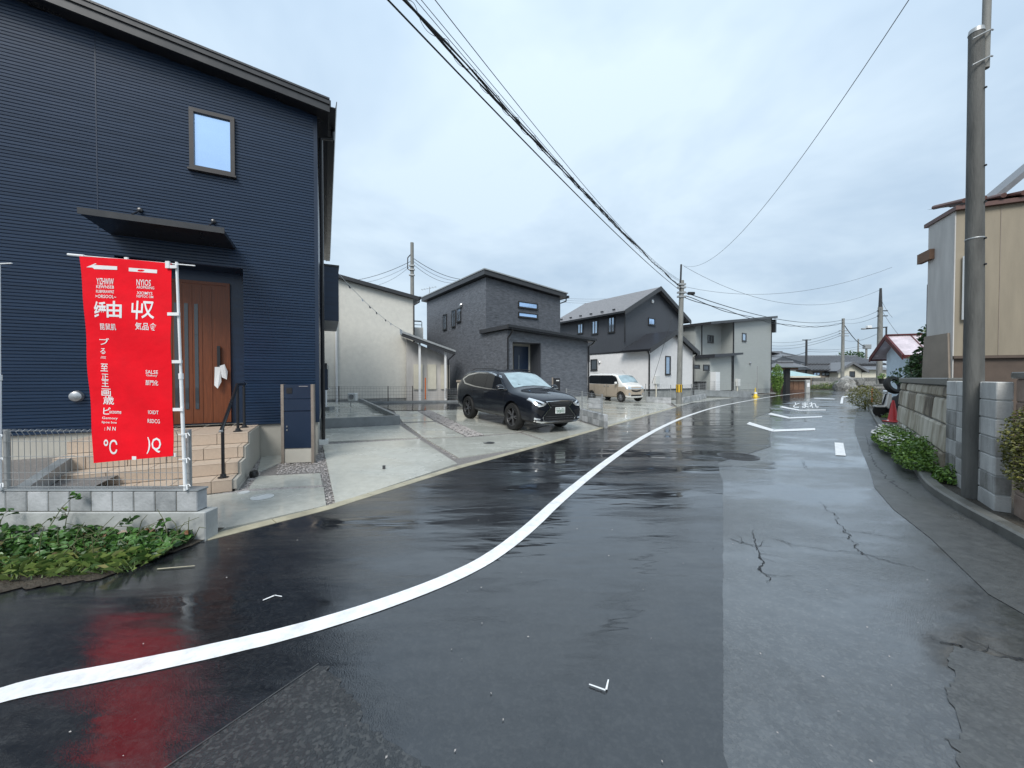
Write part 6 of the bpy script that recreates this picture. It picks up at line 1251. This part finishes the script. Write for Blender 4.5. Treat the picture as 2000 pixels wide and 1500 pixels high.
# main bundle: passes photo points (775,0), (1000,225)
def through(p_a, za__, pm, q, n=60, tail=.35):
    """3-D wire in the vertical plane through q and the ground track of p_a at height za__"""
    A = O + ray(*p_a) * ((za__ - CH) / ray(*p_a).z); dirp = Vector((q.x - A.x, q.y - A.y, 0)); L = dirp.length; dirp.normalize(); nrm = Vector((-dirp.y, dirp.x, 0))
    r = ray(*pm); t = (A - O).dot(nrm) / r.dot(nrm); Mx = O + r * t; sm = (Mx - A).dot(dirp)
    # parabola z(s) through A, M, q
    s1, s2_, z0, z1, z2_ = sm, L, A.z, Mx.z, q.z; import numpy as np
    c = np.linalg.solve(np.array([[0, 0, 1], [s1 * s1, s1, 1], [L * L, L, 1]]), np.array([z0, z1, z2_])); pts = []
    for i in range(n + 1): s = -tail * L + (1 + tail) * L * i / n; pts.append(Vector((A.x + dirp.x * s, A.y + dirp.y * s, float(c[0] * s * s + c[1] * s + c[2]))))
    return pts
core = through((790, 0), 5.9, (1060, 290), Q, 70)
def offs(pts, rad, turns, ph):
    o = []
    for i, p in enumerate(pts): d = (pts[min(i + 1, len(pts) - 1)] - pts[max(i - 1, 0)]).normalized(); e = d.cross(Vector((0, 0, 1))).normalized(); u = e.cross(d); a = turns * 6.283 * i / len(pts) + ph; k = min(1, (len(pts) - i) / 6 + .15); o.append(p + (e * math.cos(a) + u * math.sin(a)) * rad * k)
    return o
for i in range(4): MB().tube(offs(core, .026, 5 + i, i * 1.7), .0105, 6).build('cable', M['wire'], bun, smooth='all')
dense = []
for p, q_ in zip(core, core[1:]): dense += [p + (q_ - p) * k / 10 for k in range(10)]
cutd = [p for p in dense if p.y > 2.0][:520]
MB().tube(offs(cutd, .05, 34, 0), .0035, 5).build('spiral_hanger', M['wire'], bun)
MB().tube(through((758, 0), 5.75, (1060, 313), pole2(1331, 569), 50), .0115, 6).build('overhead_wire', M['wire'], smooth='all', label='single black cable just below the twisted bundle', cat='overhead wire')
for lab, pa_, pm_, qq, r__ in (('thin overhead wire furthest right of the twisted bundle', (850, 0), (1132, 352), (1329, 547), .006), ('thin overhead wire in the middle above the twisted bundle', (823, 0), (1122, 352), (1329, 549), .005), ('thin overhead wire closest to the twisted bundle', (812, 0), (1117, 352), (1329, 551), .005)):
    MB().tube(through(pa_, 6.3, pm_, pole2(*qq), 50), r__, 5).build('overhead_wire', M['wire_grey'], smooth='all', label=lab, cat='overhead wire')
MB().tube(through((1775, 0), 6.4, (1560, 315), pole2(1333, 518), 50), .006, 5).build('overhead_wire', M['wire_grey'], smooth='all', label='lone thin wire sweeping up to the right across the sky', cat='overhead wire')
top4, top5 = Vector((P4.x, P4.y, t4)), Vector((P5.x, P5.y, t5))
wire('upper thick cable from the striped pole to the far thin pole', pole2(1340, 572), D(1645, 625, 48), .9, .022)
cbx = D(1350, 573, 21.6); MB().box(-.2, .2, -.07, .07, -.08, .08, bev=.03).xf(Matrix.Translation(cbx)).build('cable_closure', M['black_matt'], label='black cable closure box hanging beside the striped pole', cat='cable box')
for i in range(2): wire('lower twisted cable %s from the striped pole to the far thin pole' % ('in front' if i == 0 else 'behind'), pole2(1338, 578) + Vector((0, .1 * i, -.04 * i)), D(1645, 630 + i * 1.5, 48), 1.0, .02, tw=(.03, 9, i * 3.1), n=60)
wire('thin wire from the striped pole top to the street lamp pole', pole2(1336, 520), D(1717, 567, 27), 1.55, .009, 'wire_grey')
wire('thin wire from the striped pole rising to the right', pole2(1338, 560), D(1742, 522, 20), .85, .008, 'wire_grey')
wire('thick cable drooping from the far thin pole to the transformer', D(1646, 630, 48), D(1690, 677, 69), .55, .05)
wire('upper thin wire between the far thin pole and the street lamp pole', D(1646, 624, 48), D(1716, 607, 27), .25, .012, 'wire_grey')
wire('lower thin wire between the far thin pole and the street lamp pole', D(1646, 630, 48), D(1716, 617, 27), .3, .012, 'wire_grey')
wire('wire from the street lamp pole down toward the red roof', D(1719, 600, 27), D(1756, 655, 24), .1, .012, 'wire_grey'); wire('looped wire hanging right of the street lamp pole', D(1719, 580, 27), D(1743, 620, 26), .15, .01, 'wire_grey')
for i, (ya, yb) in enumerate(((668, 645), (675, 650), (681, 654))): wire('distant power line %s behind the pale grey house' % ('at the top', 'in the middle', 'at the bottom')[i], D(1505, ya, 60), D(1645, yb, 48), .6, .02, 'wire_grey')
for i, (ya, yb) in enumerate(((682, 674), (686, 678))): wire('far wire %s from the dark pole to the transformer' % ('above' if i == 0 else 'below'), D(1574, ya, 55), D(1690, yb, 69), .4, .022, 'wire_grey')
wire('far wire from the thin pole to the lower sky right', D(1646, 663, 48), D(1717, 650, 27), .4, .012, 'wire_grey'); wire('dark sagging cable over the hipped roof', D(1505, 696, 50), D(1574, 688, 55), .3, .035)
for i, (q, z) in enumerate((((1046, 550), 1), ((1042, 557), 1), ((1000, 552), 1))): pass
for i, (ya, pb) in enumerate(((505, (920, 546)), (511, (905, 548)), (517, (893, 552)))): wire('wire %s from the pole behind the cream house to the right' % ('at the top', 'in the middle', 'at the bottom')[i], D(808, ya, 28), D(*pb, 36), .45, .02 if i == 0 else .014, 'wire' if i != 1 else 'wire_grey')
for i, (ya, pb) in enumerate(((510, (690, 548)), (516, (712, 552)), (518, (740, 556)))): wire('wire %s from the pole behind the cream house to the left' % ('at the top', 'in the middle', 'at the bottom')[i], D(803, ya, 28), D(*pb, 30), .2, .016 if i == 0 else .01, 'wire' if i == 0 else 'wire_grey')
for i, y in enumerate((582, 586, 590)): wire('far level wire %s between the grey and the gabled house' % ('at the top', 'in the middle', 'at the bottom')[i], D(1090, y, 45), D(1200, y + 1, 46), .1, .014, 'wire_grey')
wire('stay cable on the white annex wall', pole2(1313, 620), D(1271, 757, 24.2), 0, .012, 'wire_grey')
# ================================================================ FAR HOUSES
def hip(root, x0, x1, y0, y1, ze, zr, ov, m, inset=.5):
    a, b, c, d = x0 - ov, x1 + ov, y0 - ov, y1 + ov; ym = (c + d) / 2; i = (d - c) / 2 * inset * 2
    MB().add([(a, c, ze), (b, c, ze), (b, d, ze), (a, d, ze), (a + i, ym, zr), (b - i, ym, zr)], [(0, 1, 5, 4), (1, 2, 5), (2, 3, 4, 5), (3, 0, 4), (3, 2, 1, 0)]).build('roof', m, root); MB().tube([(a + i, ym, zr + .05), (b - i, ym, zr + .05)], .12, 8).build('ridge', m, root)
def farhouse(nm, label, px0, px1, d, yeave, yridge, wallm, roofm, depth=7, wins=(), gable=False, ang=0, ov=.7):
    a = D(px0, 745, d); b = D(px1, 745, d); L = b.x - a.x; t = thing(nm, label, 'house', (a.x, a.y, 0), R(ang)); ze, zr = D(px0, yeave, d).z, D(px0, yridge, d).z
    MB().box(0, L, 0, depth, 0, ze).build('wall', M[wallm], t)
    if gable:
        MB().add([(-ov, -ov, ze), (L + ov, -ov, ze), (L + ov, depth / 2, zr), (-ov, depth / 2, zr), (-ov, depth + ov, ze), (L + ov, depth + ov, ze)], [(0, 1, 2, 3), (3, 2, 5, 4), (0, 3, 4), (1, 5, 2)]).build('roof', M[roofm], t); MB().tube([(-ov, depth / 2, zr + .06), (L + ov, depth / 2, zr + .06)], .14, 8).build('ridge', M[roofm], t)
        for i in range(int((L + 2 * ov) / .45)): x = -ov + i * .45; MB().tube([(x, -ov, ze + .05), (x, depth / 2, zr + .05)], .07, 5).build('tile_row', M[roofm], t)
    else: hip(t, 0, L, 0, depth, ze, zr, ov, M[roofm])
    bars(t, 'eave_board', [(-ov, L + ov, -ov, -ov + .06, ze - .2, ze - .01)], 'fascia_dark')
    for (wa_, wb__, y0, y1) in wins: window(t, face_m('front', 0), D(wa_, 740, d).x - a.x, D(wb__, 740, d).x - a.x, D(px0, y1, d).z, D(px0, y0, d).z, fw=.1, pane='glass', split='v', fmat='fascia_dark', sill=False)
    return t
farhouse('hipped_house', 'far house with a brown grey hipped roof beyond the teal shed', 1512, 1592, 64, 704, 684, 'cream_wall', 'japan_roof', 9, ((1517, 1525, 708, 713),))
farhouse('tiled_house', 'long low house with grey tiled roof at the end of the lane', 1580, 1718, 56, 711, 693, 'cream_wall', 'japan_roof', 9, ((1600, 1611, 726, 735), ), True)
farhouse('tiled_wing', 'lower tiled front wing of the long house with dark windows', 1585, 1640, 54, 722, 712, 'brown_grey', 'japan_roof', 3.0, ((1588, 1602, 727, 734), (1604, 1620, 727, 734)), True, ov=.5)
a = D(1637, 745, 52.5); gw = thing('gable_wing', 'cream gabled entrance wing of the long tiled house', 'house', (a.x, a.y, 0)); gL = D(1682, 745, 52.5).x - a.x; ge, gpk = D(1637, 722, 52.5).z, D(1660, 709, 52.5).z
MB().prism([(0, 0), (gL, 0), (gL, ge), (gL / 2, gpk), (0, ge)], 0, 5).build('wall', M['cream_wall'], gw); gable_roof(gw, gL, -.5, 5, ge, gpk, .6, .12, 'japan_roof', 'japan_roof'); window(gw, face_m('front', 0), gL * .48, gL * .72, D(1660, 736, 52.5).z, D(1660, 725, 52.5).z, fw=.1, fmat='fascia_dark', pane='glass_dark', split='v')
a = D(1683, 745, 53.5); gx_ = thing('side_wing', 'cream side wing right of the gabled entrance', 'house', (a.x, a.y, 0)); MB().box(0, 3.5, 0, 5, 0, D(1683, 722, 53.5).z).build('wall', M['cream_wall'], gx_); MB().add([(-.3, -.6, D(1683, 722, 53.5).z), (4, -.6, D(1683, 722, 53.5).z), (4, 2.6, D(1683, 711, 53.5).z), (-.3, 2.6, D(1683, 711, 53.5).z)], [(0, 1, 2, 3)]).build('roof', M['japan_roof'], gx_)
# teal roofed brown shed and gate pavilion
a = D(1516, 750, 40.5); ts = thing('teal_roof_shed', 'low brown shed with teal metal roof right of the pale grey house', 'shed', (a.x, a.y, 0)); tL_ = D(1582, 750, 40.5).x - a.x; te, tr2 = D(1540, 735, 40.5).z, D(1540, 724, 40.5).z
MB().box(0, tL_, 0, 3.5, 0, te).build('wall', M['brown_wall'], ts); MB().add([(-.4, -.6, te + .02), (tL_ + .6, -.6, te + .02), (tL_ - .6, 1.8, tr2), (.3, 1.8, tr2), (-.4, 4, te + .02), (tL_ + .6, 4, te + .02)], [(0, 1, 2, 3), (3, 2, 5, 4), (1, 5, 2), (0, 3, 4), (0, 4, 5, 1)]).build('roof', M['teal_roof'], ts)
for i in range(6): x = tL_ * (i + .03) / 6; bars(ts, 'wall_panel', [(x, x + tL_ / 6 - .08, -.04, -.001, .2, te - .55)], 'wood_old')
bars(ts, 'eave_board', [(-.4, tL_ + .6, -.64, -.602, te - .14, te + .03)], 'cream_wall'); bars(ts, 'beam', [(0, tL_, -.03, -.001, te - .5, te - .42)], 'cream_wall')
a = D(1536, 755, 38); gtv = thing('gate_pavilion', 'dark timber gate post carrying a small tiled roof', 'gate', (a.x, a.y, 0)); zt2 = D(1536, 720, 38).z; MB().box(-.22, .22, -.2, .2, 0, zt2).build('post', M['black_matt'], gtv); MB().box(-1.6, 1.1, -.1, .1, zt2 - .1, zt2 + .1).build('beam', M['wood_old'], gtv); hip(gtv, -1.3, .9, -.3, .3, zt2 + .15, D(1536, 708, 38).z, .6, M['japan_roof'], .5)
a = D(1577, 752, 37.5); wp = thing('white_post', 'short white concrete post at the lane edge before the teal shed', 'post', (a.x, a.y, 0)); MB().box(-.2, .2, -.12, .12, 0, D(1577, 742, 37.5).z, bev=.03).build('shaft', M['concrete_cast'], wp); MB().box(-.12, .12, -.135, -.121, .6, 1.0).build('plate', M['white_plastic'], wp)
blockwall('boundary_wall', 'grey boundary wall in front of the long tiled house', D(1588, 757, 50).xy.to_3d(), D(1712, 757, 50).xy.to_3d(), 1.55, 1.6, .5, M['rubble'], th=.2)
mb = MB(); rk = thing('rock_pile', 'heap of dark boulders at the far end of the lane', 'rocks', D(1662, 757, 44).xy.to_3d()); r_ = random.Random(9)
for i in range(9):
    bmm = bmesh.new(); bmesh.ops.create_icosphere(bmm, subdivisions=2, radius=1); s = r_.uniform(.45, .8); c = Vector((r_.uniform(-1.1, 1.1), r_.uniform(-.5, .5), s * .5 + (.6 if i > 5 else 0)))
    for v in bmm.verts: v.co = v.co * s * (1 + .35 * noise.noise(v.co * 1.6 + Vector((i, 0, 0)))) + c
    bmm.verts.index_update(); MB().add([v.co.copy() for v in bmm.verts], [tuple(v.index for v in f.verts) for f in bmm.faces]).build('boulder', M['rubble'], rk); bmm.free()
sheet('far_lawn', [(D(1588, 757, 47).x, 47.5, .0), (D(1650, 757, 47).x, 47.5, .0), (D(1650, 757, 47).x, 49.8, .1), (D(1588, 757, 47).x, 49.8, .1)], M['soil'])
weed('far_weeds', 'yellow green weeds under the far boundary wall', D(1612, 757, 48.5).xy, 2.2, .6, .8, 1400, .16, 'leaf_grass', 0, 31); weed('far_weeds', 'green creeper on the far boundary wall beside the boulders', D(1640, 757, 48.6).xy, 1.2, .4, 1.2, 700, .16, 'leaf_dark', 0, 32)
c = D(1664, 692, 75); shrub('round_tree', 'dark round tree crown behind the long tiled roof', (c.x, c.y, c.z - .6), 2.6, 2, 1.3, 900, .35, 'leaf_dark', 41, 'tree')
# ---------------------------------------------------------------- repeats share a group
GR = {'utility_pole': 'utility poles along the lane', 'overhead_wire': 'overhead wires and cables', 'mesh_fence': 'wire mesh fences of the lots', 'traffic_cone': 'traffic cones by the lane', 'block_wall': 'low block walls of the lots', 'flower_pot': 'flower pots around the gatepost', 'flowering_weeds': 'flowering weeds along the stone wall', 'mailbox_post': 'mailbox posts of the new houses', 'far_weeds': 'weeds at the far boundary wall'}
for o in list(COL.objects):
    if o.parent is None and 'label' in o and o.name.split('.')[0] in GR: o['group'] = GR[o.name.split('.')[0]]
